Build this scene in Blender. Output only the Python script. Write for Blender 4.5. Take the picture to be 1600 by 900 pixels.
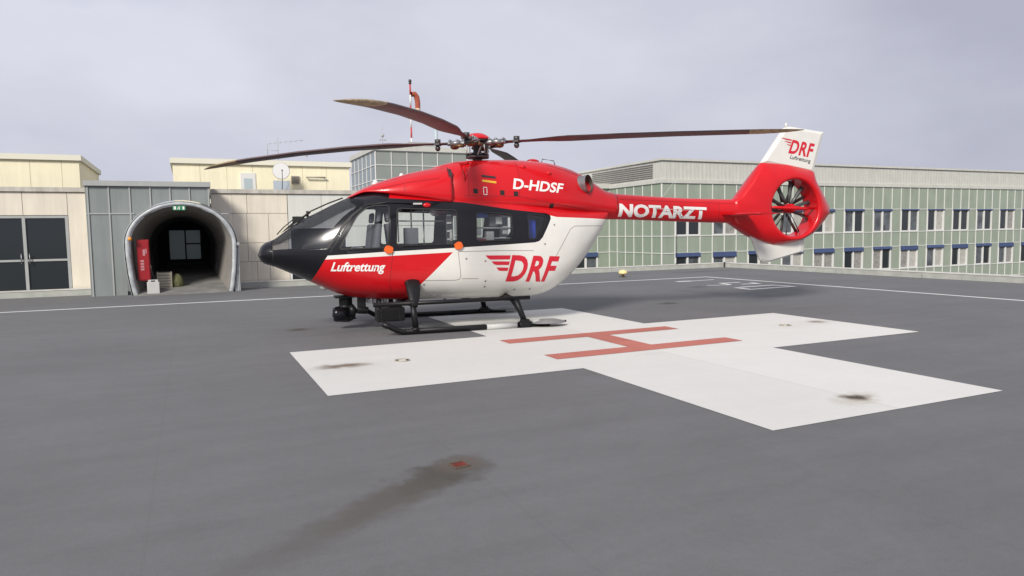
import bpy, bmesh, math, random
from mathutils import Vector, Matrix, Euler
random.seed(7)
PI=math.pi
for o in list(bpy.data.objects): bpy.data.objects.remove(o)
scene=bpy.context.scene; COL=scene.collection
# ------------------------------------------------------------------ camera
CAM=Vector((-5.7137,-8.6841,1.6253)); PT,RL,YW=-.0781,-.0157,.4295
Fv=Vector((math.sin(YW)*math.cos(PT),math.cos(YW)*math.cos(PT),math.sin(PT)))
R0=Vector((math.cos(YW),-math.sin(YW),0)); U0=R0.cross(Fv)
Rv=R0*math.cos(RL)+U0*math.sin(RL); Uv=U0*math.cos(RL)-R0*math.sin(RL)
cd=bpy.data.cameras.new('camera'); cam=bpy.data.objects.new('camera',cd); COL.objects.link(cam)
M=Matrix((Rv,Uv,-Fv)).transposed().to_4x4(); M.translation=CAM; cam.matrix_world=M
cd.sensor_width=36; cd.lens=1097.6/1600*36; cd.clip_end=2000; cd.clip_start=.1
scene.camera=cam
# ------------------------------------------------------------------ world and sun
SUN=Vector((-.86,-.88,.80)).normalized()
w=bpy.data.worlds.new('World'); scene.world=w; w.use_nodes=True
nt=w.node_tree; nt.nodes.clear(); N=nt.nodes.new; L=nt.links.new
out=N('ShaderNodeOutputWorld'); bg=N('ShaderNodeBackground'); sky=N('ShaderNodeTexSky')
sky.sky_type='NISHITA'; sky.sun_disc=False; sky.sun_elevation=math.asin(SUN.z); sky.sun_rotation=math.atan2(SUN.x,SUN.y)
tc=N('ShaderNodeTexCoord'); mp=N('ShaderNodeMapping'); mp.inputs['Scale'].default_value=(1,1,2.2)
n1=N('ShaderNodeTexNoise'); n1.inputs['Scale'].default_value=1.7; n1.inputs['Detail'].default_value=6; n1.inputs['Roughness'].default_value=.5
L(tc.outputs['Generated'],mp.inputs['Vector']); L(mp.outputs['Vector'],n1.inputs['Vector'])
cr=N('ShaderNodeValToRGB'); L(n1.outputs['Fac'],cr.inputs['Fac'])
cr.color_ramp.elements[0].position=.34; cr.color_ramp.elements[0].color=(4.85,4.95,6.05,1)
cr.color_ramp.elements[1].position=.66; cr.color_ramp.elements[1].color=(6.75,6.85,7.75,1)
# a thin patch where the blue shows through the overcast
n2=N('ShaderNodeTexNoise'); n2.inputs['Scale'].default_value=2.3; n2.inputs['Detail'].default_value=4
L(mp.outputs['Vector'],n2.inputs['Vector'])
mr=N('ShaderNodeMapRange'); mr.inputs['From Min'].default_value=.60; mr.inputs['From Max'].default_value=.78; mr.inputs['To Min'].default_value=.97; mr.inputs['To Max'].default_value=.45
L(n2.outputs['Fac'],mr.inputs['Value'])
# clouds are paler towards the side the sun stands on, low over the horizon
dt=N('ShaderNodeVectorMath'); dt.operation='DOT_PRODUCT'; L(tc.outputs['Generated'],dt.inputs[0]); dt.inputs[1].default_value=(-.80,.55,-.25)
gl=N('ShaderNodeMapRange'); gl.inputs['From Min'].default_value=-.5; gl.inputs['From Max'].default_value=.95; gl.inputs['To Min'].default_value=.955; gl.inputs['To Max'].default_value=1.09; L(dt.outputs['Value'],gl.inputs['Value'])
n3=N('ShaderNodeTexNoise'); n3.inputs['Scale'].default_value=3.2; n3.inputs['Detail'].default_value=7; n3.inputs['Roughness'].default_value=.6; L(mp.outputs['Vector'],n3.inputs['Vector'])
g3=N('ShaderNodeMapRange'); g3.inputs['From Min'].default_value=.35; g3.inputs['From Max'].default_value=.68; g3.inputs['To Min'].default_value=.975; g3.inputs['To Max'].default_value=1.04; L(n3.outputs['Fac'],g3.inputs['Value'])
mm=N('ShaderNodeMath'); mm.operation='MULTIPLY'; L(gl.outputs['Result'],mm.inputs[0]); L(g3.outputs['Result'],mm.inputs[1])
vs_=N('ShaderNodeVectorMath'); vs_.operation='SCALE'; L(cr.outputs['Color'],vs_.inputs[0]); L(mm.outputs[0],vs_.inputs['Scale'])
mx=N('ShaderNodeMix'); mx.data_type='RGBA'; L(mr.outputs['Result'],mx.inputs[0]); L(sky.outputs['Color'],mx.inputs[6]); L(vs_.outputs[0],mx.inputs[7])
L(mx.outputs[2],bg.inputs['Color']); bg.inputs['Strength'].default_value=.1; L(bg.outputs['Background'],out.inputs['Surface'])
sl=bpy.data.lights.new('sun','SUN'); sl.energy=3.9; sl.angle=math.radians(14); sl.color=(1,.95,.875)
so=bpy.data.objects.new('sun',sl); COL.objects.link(so); so.rotation_euler=(-SUN).to_track_quat('-Z','Y').to_euler(); so.location=(-8,-10,20)
vs=scene.view_settings; vs.view_transform='Standard'; vs.look='None'; vs.exposure=0; vs.gamma=1; vs.use_curve_mapping=False
# ------------------------------------------------------------------ materials
def mat(name,col,rough=.6,streak=0,metal=0,coat=0,var=.0,scale=6.0,bump=0,bscale=40,spec=.5,rvar=0,det=5,space='Object',emit=None):
    m=bpy.data.materials.new(name); m.use_nodes=True; nt=m.node_tree; b=nt.nodes['Principled BSDF']; L=nt.links.new
    b.inputs['Base Color'].default_value=(*col,1); b.inputs['Roughness'].default_value=rough; b.inputs['Metallic'].default_value=metal
    b.inputs['Coat Weight'].default_value=coat; b.inputs['Coat Roughness'].default_value=.06; b.inputs['Specular IOR Level'].default_value=spec
    if emit: b.inputs['Emission Color'].default_value=(*emit[0],1); b.inputs['Emission Strength'].default_value=emit[1]
    tc=nt.nodes.new('ShaderNodeTexCoord')
    if var or rvar:
        n=nt.nodes.new('ShaderNodeTexNoise'); n.inputs['Scale'].default_value=scale; n.inputs['Detail'].default_value=det; L(tc.outputs[space],n.inputs['Vector'])
        if var:
            r=nt.nodes.new('ShaderNodeValToRGB'); L(n.outputs['Fac'],r.inputs['Fac'])
            r.color_ramp.elements[0].position=.3; r.color_ramp.elements[1].position=.7
            r.color_ramp.elements[0].color=(*[c*(1-var) for c in col],1); r.color_ramp.elements[1].color=(*[min(c*(1+var),.9) for c in col],1)
            L(r.outputs['Color'],b.inputs['Base Color'])
            if streak:   # rain streaks and grime running down the wall
                mp=nt.nodes.new('ShaderNodeMapping'); mp.inputs['Scale'].default_value=(3.2,3.2,.28); L(tc.outputs[space],mp.inputs['Vector'])
                s=nt.nodes.new('ShaderNodeTexNoise'); s.inputs['Scale'].default_value=1.6; s.inputs['Detail'].default_value=7; s.inputs['Roughness'].default_value=.7; L(mp.outputs['Vector'],s.inputs['Vector'])
                q=nt.nodes.new('ShaderNodeMapRange'); q.inputs['From Min'].default_value=.35; q.inputs['From Max'].default_value=.65; q.inputs['To Min'].default_value=1-streak; q.inputs['To Max'].default_value=1+streak*.4; L(s.outputs['Fac'],q.inputs['Value'])
                v=nt.nodes.new('ShaderNodeVectorMath'); v.operation='SCALE'; L(r.outputs['Color'],v.inputs[0]); L(q.outputs['Result'],v.inputs['Scale']); L(v.outputs[0],b.inputs['Base Color'])
        if rvar:
            q=nt.nodes.new('ShaderNodeMapRange'); q.inputs['To Min'].default_value=max(rough-rvar,.02); q.inputs['To Max'].default_value=min(rough+rvar,1); L(n.outputs['Fac'],q.inputs['Value']); L(q.outputs['Result'],b.inputs['Roughness'])
    if bump:
        n=nt.nodes.new('ShaderNodeTexNoise'); n.inputs['Scale'].default_value=bscale; n.inputs['Detail'].default_value=4; L(tc.outputs[space],n.inputs['Vector'])
        bp=nt.nodes.new('ShaderNodeBump'); bp.inputs['Strength'].default_value=bump; bp.inputs['Distance'].default_value=.01; L(n.outputs['Fac'],bp.inputs['Height']); L(bp.outputs['Normal'],b.inputs['Normal'])
    return m
def glass(name,tint=(.5,.52,.52),refl=.10,rg=.03,gc=1,film=.0,filmcol=(.02,.02,.02)):
    m=bpy.data.materials.new(name); m.use_nodes=True; nt=m.node_tree; nt.nodes.clear(); N=nt.nodes.new; L=nt.links.new
    o=N('ShaderNodeOutputMaterial'); t=N('ShaderNodeBsdfTransparent'); t.inputs['Color'].default_value=(*tint,1)
    g=N('ShaderNodeBsdfGlossy'); g.inputs['Roughness'].default_value=rg; g.inputs['Color'].default_value=(gc,gc,gc*1.02,1)
    lw=N('ShaderNodeLayerWeight'); lw.inputs['Blend'].default_value=.25
    mr=N('ShaderNodeMapRange'); mr.inputs['To Min'].default_value=refl; mr.inputs['To Max'].default_value=.8; L(lw.outputs['Fresnel'],mr.inputs['Value'])
    d=N('ShaderNodeBsdfDiffuse'); d.inputs['Color'].default_value=(*filmcol,1)
    m0=N('ShaderNodeMixShader'); m0.inputs[0].default_value=film; L(t.outputs[0],m0.inputs[1]); L(d.outputs[0],m0.inputs[2])
    mx=N('ShaderNodeMixShader'); L(mr.outputs['Result'],mx.inputs[0]); L(m0.outputs[0],mx.inputs[1]); L(g.outputs[0],mx.inputs[2]); L(mx.outputs[0],o.inputs['Surface'])
    return m
RED=mat('red_paint',(.56,.004,.009),.34,coat=.3,spec=.35,var=.05,scale=3,rvar=.06)
WHITE=mat('white_paint',(.70,.69,.64),.34,coat=.5,var=.03,scale=4,rvar=.06)
BLACK=mat('black_paint',(.0065,.0065,.009),.25,coat=.35,rvar=.05,scale=5,spec=.25)
RUBBER=mat('black_rubber',(.012,.012,.012),.55)
SKID=mat('black_metal',(.008,.008,.009),.42,spec=.3,var=.2,scale=12,bump=.15,bscale=60)
INTER=mat('interior_grey',(.05,.05,.055),.8)
SEAT=mat('grey_fabric',(.16,.16,.18),.9,var=.15,scale=30)
PALE=mat('pale_plastic',(.50,.50,.48),.5,var=.06)
STEEL=mat('brushed_steel',(.30,.30,.305),.42,metal=.8,var=.15,scale=20)
DKSTEEL=mat('dark_steel',(.07,.065,.065),.4,metal=.5,var=.3,scale=30)
BRONZE=mat('oily_bronze',(.16,.08,.035),.4,metal=.6,var=.3,scale=40)
SEAM=mat('panel_gap',(.20,.17,.16),.7); SEAMR=mat('panel_gap_red',(.22,.008,.012),.6)
DECALW=mat('white_lettering',(.80,.79,.76),.4); DECALR=mat('red_lettering',(.58,.012,.03),.4); DECALK=mat('black_lettering',(.02,.02,.02),.5)
GOLD=mat('flag_gold',(.72,.40,.03),.45)
ORANGE=mat('orange_cover',(.80,.12,.012),.6,var=.22,scale=14,bump=.6,bscale=18); BLUE=mat('blue_fabric',(.02,.06,.45),.7,var=.1)
BLADE=mat('rotor_blade_paint',(.105,.066,.068),.5,var=.12,scale=5); BLADET=mat('worn_blade_tip',(.34,.25,.15),.55,var=.45,scale=14)
BLADEG=mat('tail_blade_grey',(.055,.058,.06),.45)
GWS=glass('tinted_windshield',(.60,.61,.64),.07,rg=.21,gc=.5); GWN=glass('window_glass',(.86,.88,.89),.05); 
# ------------------------------------------------------------------ mesh helpers
class MB:
    def __init__(s): s.bm=bmesh.new(); s.mi=0
    def _f(s,vs,smooth=False):
        try: f=s.bm.faces.new(vs)
        except ValueError: return None
        f.material_index=s.mi; f.smooth=smooth; return f
    def box(s,x0,x1,y0,y1,z0,z1,mt=None):
        p=[Vector((x,y,z)) for z in (z0,z1) for y in (y0,y1) for x in (x0,x1)]
        if mt: p=[mt@q for q in p]
        v=[s.bm.verts.new(q) for q in p]
        for f in ((0,2,3,1),(4,5,7,6),(0,1,5,4),(2,6,7,3),(0,4,6,2),(1,3,7,5)): s._f([v[i] for i in f])
        return s
    def tube(s,pts,r,n=12,cap=True,smooth=True,sc=(1,1)):
        pts=[Vector(p) for p in pts]; rs=r if isinstance(r,(list,tuple)) else [r]*len(pts); rings=[]
        d0=(pts[1]-pts[0]).normalized(); up=Vector((0,0,1)) if abs(d0.z)<.9 else Vector((1,0,0))
        for i,p in enumerate(pts):
            d=((pts[min(i+1,len(pts)-1)]-pts[max(i-1,0)])).normalized()
            a=d.cross(up).normalized(); b=a.cross(d).normalized()
            rings.append([s.bm.verts.new(p+a*math.cos(2*PI*k/n)*rs[i]*sc[0]+b*math.sin(2*PI*k/n)*rs[i]*sc[1]) for k in range(n)])
        for i in range(len(rings)-1):
            for k in range(n): s._f([rings[i][k],rings[i][(k+1)%n],rings[i+1][(k+1)%n],rings[i+1][k]],smooth)
        if cap: s._f(rings[0][::-1]); s._f(rings[-1])
        return s
    def ell(s,c,r,n=20,m=12,mt=None):
        c=Vector(c); r=(r,r,r) if not isinstance(r,(list,tuple)) else r; rows=[]
        for i in range(m+1):
            ph=PI*i/m-PI/2; row=[]
            for k in range(n):
                q=Vector((r[0]*math.cos(ph)*math.cos(2*PI*k/n),r[1]*math.cos(ph)*math.sin(2*PI*k/n),r[2]*math.sin(ph)))
                if mt: q=mt@q
                row.append(q+c)
            rows.append(row)
        vb=s.bm.verts.new(rows[0][0]); vt=s.bm.verts.new(rows[m][0]); vr=[[s.bm.verts.new(q) for q in rows[i]] for i in range(1,m)]
        for k in range(n):
            s._f([vb,vr[0][(k+1)%n],vr[0][k]],True); s._f([vt,vr[-1][k],vr[-1][(k+1)%n]],True)
            for i in range(m-2): s._f([vr[i][k],vr[i][(k+1)%n],vr[i+1][(k+1)%n],vr[i+1][k]],True)
        return s
    def lathe(s,prof,c=(0,0,0),n=24,axis='Z'):
        c=Vector(c); rings=[]
        for r,h in prof:
            ring=[]
            for k in range(n):
                a=2*PI*k/n; x,y=r*math.cos(a),r*math.sin(a)
                q={'Z':Vector((x,y,h)),'Y':Vector((x,h,-y)),'X':Vector((h,x,y))}[axis]
                ring.append(s.bm.verts.new(q+c))
            rings.append(ring)
        for i in range(len(rings)-1):
            for k in range(n): s._f([rings[i][k],rings[i][(k+1)%n],rings[i+1][(k+1)%n],rings[i+1][k]],True)
        s._f(rings[0][::-1]); s._f(rings[-1]); return s
    def prism(s,poly,a0,a1,axis='Y'):
        def P(p,a): return {'Y':Vector((p[0],a,p[1])),'X':Vector((a,p[0],p[1])),'Z':Vector((p[0],p[1],a))}[axis]
        A=[s.bm.verts.new(P(p,a0)) for p in poly]; B=[s.bm.verts.new(P(p,a1)) for p in poly]
        s._f(A[::-1]); s._f(B)
        for i in range(len(poly)): j=(i+1)%len(poly); s._f([A[i],A[j],B[j],B[i]])
        return s
    def quad(s,*p): s._f([s.bm.verts.new(Vector(q)) for q in p]); return s
    def build(s,name,mats,parent=None,bevel=0,angle=40,fix=True):
        if fix: bmesh.ops.recalc_face_normals(s.bm,faces=s.bm.faces)
        me=bpy.data.meshes.new(name); s.bm.to_mesh(me); s.bm.free()
        for m in (mats if isinstance(mats,(list,tuple)) else [mats]): me.materials.append(m)
        o=bpy.data.objects.new(name,me); COL.objects.link(o)
        if parent: o.parent=parent
        if bevel:
            b=o.modifiers.new('bevel','BEVEL'); b.width=bevel; b.segments=2; b.limit_method='ANGLE'; b.angle_limit=math.radians(angle)
        return o
def tag(o,label=None,cat=None,group=None,kind=None):
    if label: o['label']=label
    if cat: o['category']=cat
    if group: o['group']=group
    if kind: o['kind']=kind
    return o
def empty(name,loc,rz=0,label=None,cat=None,group=None):
    o=bpy.data.objects.new(name,None); COL.objects.link(o); o.location=loc; o.rotation_euler=(0,0,rz); o.empty_display_size=.2
    return tag(o,label,cat,group)
# ------------------------------------------------------------------ ground and markings
def deckmat(name,col,stains,var=.07,sheet=None,bump=.35,fine=.05,grain=.05,speck=.25,under=None,lines=False):
    """flat roofing membrane with wear; stains = (x,y,rx,ry,rot,strength,colour)"""
    m=bpy.data.materials.new(name); m.use_nodes=True; nt=m.node_tree; b=nt.nodes['Principled BSDF']; N=nt.nodes.new; L=nt.links.new
    b.inputs['Roughness'].default_value=.82; b.inputs['Specular IOR Level'].default_value=.35
    geo=N('ShaderNodeNewGeometry'); P=geo.outputs['Position']
    def noise(sc,det=4,rough=.55,vec=P):
        n=N('ShaderNodeTexNoise'); n.inputs['Scale'].default_value=sc; n.inputs['Detail'].default_value=det; n.inputs['Roughness'].default_value=rough; L(vec,n.inputs['Vector']); return n.outputs['Fac']
    def mrange(v,a,b_,c,d):
        r=N('ShaderNodeMapRange'); r.inputs['From Min'].default_value=a; r.inputs['From Max'].default_value=b_; r.inputs['To Min'].default_value=c; r.inputs['To Max'].default_value=d; L(v,r.inputs['Value']); return r.outputs['Result']
    def mul(a,b_):
        r=N('ShaderNodeMath'); r.operation='MULTIPLY'; L(a,r.inputs[0])
        if isinstance(b_,float): r.inputs[1].default_value=b_
        else: L(b_,r.inputs[1])
        return r.outputs[0]
    big=mrange(noise(.35,5),.3,.7,1-var,1+var); mid=mrange(noise(3.0,5,.65),.3,.7,1-var*.5,1+var*.5); fin=mrange(noise(90,3,.7),.3,.7,1-fine,1+fine)
    k=mul(mul(big,mid),fin)
    k=mul(k,mrange(noise(14,8,.75),.25,.75,1-grain,1+grain))
    vo=N('ShaderNodeTexVoronoi'); vo.inputs['Scale'].default_value=9; L(P,vo.inputs['Vector'])
    k=mul(k,mrange(vo.outputs['Distance'],.015,.05,1-speck,1.0))
    # long faint scuffs left by sweeping and drying puddles
    mp=N('ShaderNodeMapping'); mp.inputs['Scale'].default_value=(.35,2.2,1); mp.inputs['Rotation'].default_value=(0,0,.5); L(P,mp.inputs['Vector'])
    k=mul(k,mrange(noise(1.3,7,.65,mp.outputs['Vector']),.35,.68,1-grain*.9,1+grain*.7))
    if lines:   # faint welded laps of the membrane strips
        sx=N('ShaderNodeSeparateXYZ'); L(P,sx.inputs[0]); md=N('ShaderNodeMath'); md.operation='PINGPONG'; L(sx.outputs['X'],md.inputs[0]); md.inputs[1].default_value=1.0
        k=mul(k,mrange(md.outputs[0],.004,.018,.955,1.0))
    if sheet:   # one membrane sheet slightly greyer than the other, with its welded seam
        sx=N('ShaderNodeSeparateXYZ'); L(P,sx.inputs[0])
        a=mrange(sx.outputs['X'],-.02,.05,sheet,1.0); k=mul(k,a)
        ab=N('ShaderNodeMath'); ab.operation='ABSOLUTE'; L(sx.outputs['X'],ab.inputs[0]); k=mul(k,mrange(ab.outputs[0],.0,.02,.88,1.0))
    rgb=N('ShaderNodeRGB'); rgb.outputs[0].default_value=(*col,1)
    sc=N('ShaderNodeVectorMath'); sc.operation='SCALE'; L(rgb.outputs[0],sc.inputs[0]); L(k,sc.inputs['Scale']); cur=sc.outputs[0]
    wob=N('ShaderNodeTexNoise'); wob.inputs['Scale'].default_value=5; wob.inputs['Detail'].default_value=9; wob.inputs['Roughness'].default_value=.62; L(P,wob.inputs['Vector'])
    for (x,y,rx,ry,rot,st,sc_) in stains:
        sub=N('ShaderNodeVectorMath'); sub.operation='SUBTRACT'; L(P,sub.inputs[0]); sub.inputs[1].default_value=(x,y,0)
        w1=N('ShaderNodeVectorMath'); w1.operation='SUBTRACT'; L(wob.outputs['Color'],w1.inputs[0]); w1.inputs[1].default_value=(.5,.5,.5)
        w2=N('ShaderNodeVectorMath'); w2.operation='SCALE'; L(w1.outputs[0],w2.inputs[0]); w2.inputs['Scale'].default_value=min(rx,ry)*1.6
        ad=N('ShaderNodeVectorMath'); ad.operation='ADD'; L(sub.outputs[0],ad.inputs[0]); L(w2.outputs[0],ad.inputs[1])
        rt=N('ShaderNodeVectorRotate'); rt.rotation_type='Z_AXIS'; rt.inputs['Angle'].default_value=-rot; L(ad.outputs[0],rt.inputs['Vector'])
        dv=N('ShaderNodeVectorMath'); dv.operation='DIVIDE'; L(rt.outputs[0],dv.inputs[0]); dv.inputs[1].default_value=(rx,ry,1e6)
        ln=N('ShaderNodeVectorMath'); ln.operation='LENGTH'; L(dv.outputs[0],ln.inputs[0])
        f=mrange(ln.outputs['Value'],1.0,.3,0.0,st)
        mx=N('ShaderNodeMix'); mx.data_type='RGBA'; L(f,mx.inputs[0]); L(cur,mx.inputs[6]); mx.inputs[7].default_value=(*sc_,1); cur=mx.outputs[2]
    if under:   # chipped paint: the membrane shows through
        r=N('ShaderNodeMapRange'); r.inputs['From Min'].default_value=under[1]; r.inputs['From Max'].default_value=under[1]-.03; r.inputs['To Min'].default_value=0; r.inputs['To Max'].default_value=.75
        L(noise(22,8,.8),r.inputs['Value']); mx=N('ShaderNodeMix'); mx.data_type='RGBA'; L(r.outputs['Result'],mx.inputs[0]); L(cur,mx.inputs[6]); mx.inputs[7].default_value=(*under[0],1); cur=mx.outputs[2]
    L(cur,b.inputs['Base Color'])
    bp=N('ShaderNodeBump'); bp.inputs['Strength'].default_value=bump; bp.inputs['Distance'].default_value=.004; L(noise(160,3),bp.inputs['Height']); L(bp.outputs['Normal'],b.inputs['Normal'])
    return m
BRN=(.05,.035,.022); GRD=(.085,.078,.07)
pool=math.atan2(-1.0,-1.45)
dst=[(-4.16,-4.20,.42,.27,pool,.95,(.062,.058,.048)),(-4.42,-4.36,.42,.24,pool,.75,(.075,.068,.056)),(-4.72,-4.56,.6,.24,pool,.62,(.088,.078,.066)),(-5.15,-4.86,.75,.22,pool,.45,(.09,.08,.07)),(-4.05,-4.10,.26,.19,pool,.95,(.112,.094,.082)),
     (-4.03,3.96,.28,.22,0,.75,BRN),(3.99,4.09,.34,.25,0,.7,(.03,.03,.03)),(6.3,6.5,.5,.35,0,.35,(.05,.05,.05)),(7.5,7.3,.5,.3,0,.5,(.03,.03,.03)),
     (-2.2,8.2,3,1.4,.2,.12,(.09,.09,.09)),(12.5,13.3,2.2,.35,.0,.45,(.05,.05,.05)),(9.6,13.6,1.2,.3,0,.4,(.05,.05,.05))]
wst=[(-4.03,.08,.42,.20,.0,.95,(.12,.08,.05)),(-4.0,.0,.75,.45,0,.20,(.40,.36,.30)),(.0,-4.05,.40,.22,.3,.45,(.36,.28,.19)),(.03,-4.02,.20,.14,0,.95,(.055,.038,.026)),
     (4.14,.15,.22,.16,0,.75,(.12,.085,.06)),(4.1,.1,.6,.4,0,.22,(.42,.36,.3)),(3.3,-.1,.5,.3,0,.15,(.45,.44,.42)),(-.2,-1.1,.3,.15,0,.18,(.4,.4,.38))]
DECK=deckmat('grey_roof_membrane',(.1415,.1425,.1445),dst,var=.08,grain=.07,fine=.09,lines=True)
WMARK=deckmat('white_deck_paint',(.65,.645,.61),wst,var=.025,sheet=.955,fine=.03,bump=.25,grain=.02,speck=.10,under=((.3,.3,.29),.30))
RMARK=deckmat('faded_red_paint',(.46,.155,.12),[],var=.10,fine=.06,under=((.62,.5,.46),.36))
LMARK=deckmat('worn_line_paint',(.66,.66,.64),[],var=.10,fine=.08,under=((.17,.17,.17),.40))
EARTH=mat('distant_ground',(.12,.12,.11),.95,var=.2,scale=.02)
b=MB(); b.quad((-600,-600,-12),(700,-600,-12),(700,700,-12),(-600,700,-12)); tag(b.build('ground',EARTH),kind='structure')
b=MB(); b.box(-24,15.72,-18,16.2,-12,0); tag(b.build('helipad_deck',DECK),kind='structure')
b=MB(); z=.004
cross=[(-4.5,1.5),(-4.5,-1.5),(-1.5,-1.5),(-1.5,-4.5),(1.5,-4.5),(1.5,-1.5),(4.5,-1.5),(4.5,1.5),(1.5,1.5),(1.5,4.5),(-1.5,4.5),(-1.5,1.5)]
for q in ([0,1,2,11],[2,3,4,5],[5,6,7,8],[8,9,10,11],[2,5,8,11]): b.quad(*[(*cross[i],z) for i in q])
tag(b.build('white_cross_marking',WMARK),kind='structure')

def pchip(tab):
    X=[t[0] for t in tab];Y=[t[1] for t in tab];n=len(X)
    h=[X[i+1]-X[i] for i in range(n-1)];dl=[(Y[i+1]-Y[i])/h[i] for i in range(n-1)]
    m=[dl[0]]+[0]*(n-2)+[dl[-1]]
    for i in range(1,n-1):
        if dl[i-1]*dl[i]>0:
            w1=2*h[i]+h[i-1];w2=h[i]+2*h[i-1];m[i]=(w1+w2)/(w1/dl[i-1]+w2/dl[i])
    def fn(x):
        if x<=X[0]: return Y[0]
        if x>=X[-1]: return Y[-1]
        i=0
        while x>X[i+1]: i+=1
        t=(x-X[i])/h[i];t2=t*t;t3=t2*t
        return Y[i]*(2*t3-3*t2+1)+h[i]*m[i]*(t3-2*t2+t)+Y[i+1]*(3*t2-2*t3)+h[i]*m[i+1]*(t3-t2)
    return fn
class Hull:
    def __init__(s,zb,zt,w,zm,nu,nl):
        s.zb,s.zt,s.w,s.zm=map(pchip,(zb,zt,w,zm));s.nu=pchip(nu);s.nl=pchip(nl)
    def pt(s,x,t):
        c,sn=math.cos(t),math.sin(t);up=sn>=0
        n=s.nu(x) if up else s.nl(x);zm=s.zm(x)
        y=s.w(x)*math.copysign(abs(c)**(2/n),c)
        z=zm+((s.zt(x)-zm) if up else (zm-s.zb(x)))*math.copysign(abs(sn)**(2/n),sn)
        return (x,y,z)
    def y(s,x,z):
        zm=s.zm(x);up=z>=zm;n=s.nu(x) if up else s.nl(x)
        r=(z-zm)/(s.zt(x)-zm) if up else (zm-z)/(zm-s.zb(x))
        r=min(max(r,0),.9999)
        return s.w(x)*(1-r**n)**(1/n)
BODY=Hull(
 zb=[(-3.375,1.31),(-3.36,1.25),(-3.32,1.205),(-3.26,1.17),(-3.14,1.13),(-2.92,1.03),(-2.69,.92),(-2.35,.75),(-2.12,.64),(-1.72,.54),(-1.0,.49),(0.4,.46),(1.38,.45),(1.59,.48),(1.88,.59),(2.33,.93),(2.66,1.31),(2.85,1.58),(3.0,1.88)],
 zt=[(-3.375,1.33),(-3.36,1.405),(-3.32,1.47),(-3.25,1.53),(-3.14,1.565),(-2.93,1.71),(-2.64,1.91),(-2.45,2.0),(-2.13,2.16),(-1.83,2.29),(-1.4,2.40),(0,2.42),(1,2.36),(1.6,2.26),(2.4,2.15),(3.0,2.1)],
 w=[(-3.375,.02),(-3.36,.10),(-3.32,.17),(-3.25,.225),(-3.14,.275),(-2.9,.42),(-2.6,.60),(-2.3,.73),(-2.0,.81),(-1.6,.865),(-1,.885),(.6,.88),(1.1,.86),(1.6,.80),(2.1,.68),(2.6,.47),(3.0,.27)],
 zm=[(-3.37,1.32),(-3.14,1.33),(-2.6,1.3),(-1.5,1.2),(1.0,1.2),(2.0,1.45),(2.6,1.75),(3.0,1.98)],
 nu=[(-3.37,2),(-2.9,2.05),(-2,2.5),(-1,3.0),(1.4,3.0),(2.2,2.5),(3,2)],
 nl=[(-3.37,2),(-2.9,2.0),(-2,2.4),(-1,2.9),(1.2,2.9),(2.2,2.4),(3,2)])
FAIR=Hull(  # forward roof fairing
 zb=[(-1.88,2.25),(-1.6,2.33),(-1.2,2.28),(-.2,2.0)],
 zt=[(-1.88,2.29),(-1.59,2.45),(-1.17,2.60),(-.74,2.72),(-.2,2.83)],
 w=[(-1.93,.2),(-1.6,.42),(-1.2,.60),(-.7,.70),(-.2,.74)],
 zm=[(-1.88,2.27),(-1.6,2.36),(-1.2,2.33),(-.2,2.25)],
 nu=[(-1.93,2),(-1.2,2.3),(-.2,2.7)],nl=[(-1.93,2),(-.2,2)])
COWL=Hull(
 zb=[(-.35,1.95),(2.2,1.9),(3.2,1.87)],
 zt=[(-.35,2.82),(0,2.915),(.33,2.945),(1.07,2.965),(1.57,2.945),(2.09,2.86),(2.53,2.70),(2.8,2.54),(3.05,2.41),(3.2,2.38)],
 w=[(-.35,.60),(-.1,.68),(.2,.72),(1.2,.72),(1.8,.68),(2.3,.56),(2.75,.40),(3.2,.27)],
 zm=[(-.35,2.2),(1.2,2.2),(2.4,2.15),(3.2,2.1)],
 nu=[(-.35,2.6),(1.5,2.6),(2.4,2.3),(3.2,2.1)],nl=[(-.35,2),(3.2,2)])
BOOM=Hull(
 zb=[(2.7,1.86),(3.2,1.86),(4.29,1.82),(5.31,1.78),(6.3,1.75)],
 zt=[(2.7,2.40),(3.2,2.365),(4.94,2.275),(6.3,2.25)],
 w=[(2.7,.30),(3.2,.26),(6.3,.17)],
 zm=[(2.7,2.12),(3.2,2.11),(6.3,2.0)],
 nu=[(2.7,2.1),(6.3,2.2)],nl=[(2.7,2.1),(6.3,2.2)])
b=MB(); z=.008
b.quad((-1.5,.64,z),(1.57,.64,z),(1.57,1.0,z),(-1.5,1.0,z)); b.quad((-1.5,-.84,z),(1.57,-.84,z),(1.57,-.47,z),(-1.5,-.47,z)); b.quad((-.17,-.47,z),(.22,-.47,z),(.22,.64,z),(-.17,.64,z))
tag(b.build('red_letter_marking',RMARK),kind='structure')
b=MB(); z=.004
b.quad((-24,10.53,z),(10.62,10.53,z),(10.62,10.70,z),(-24,10.70,z)); b.quad((10.46,-18,z),(10.62,-18,z),(10.62,10.53,z),(10.46,10.53,z))
tag(b.build('perimeter_line_marking',LMARK),kind='structure')
b=MB()
def stroke(pts,wd,z=.004):
    for i in range(len(pts)-1):
        a=Vector((*pts[i],z)); c=Vector((*pts[i+1],z)); d=(c-a).normalized(); n=Vector((-d.y,d.x,0))*wd/2
        if i: a=a+d*wd*.5
        if i<len(pts)-2: c=c+d*wd*.5
        b.quad(a-n,c-n,c+n,a+n)
stroke([(8.3,9.36),(8.9,9.34)],.26); stroke([(8.92,9.33),(9.85,9.42)],.12)
stroke([(8.05,7.62),(8.75,7.42)],.12); stroke([(8.78,7.45),(8.95,8.05),(9.65,8.0)],.15); stroke([(9.15,7.40),(9.72,7.30),(9.80,7.72)],.14)
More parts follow.
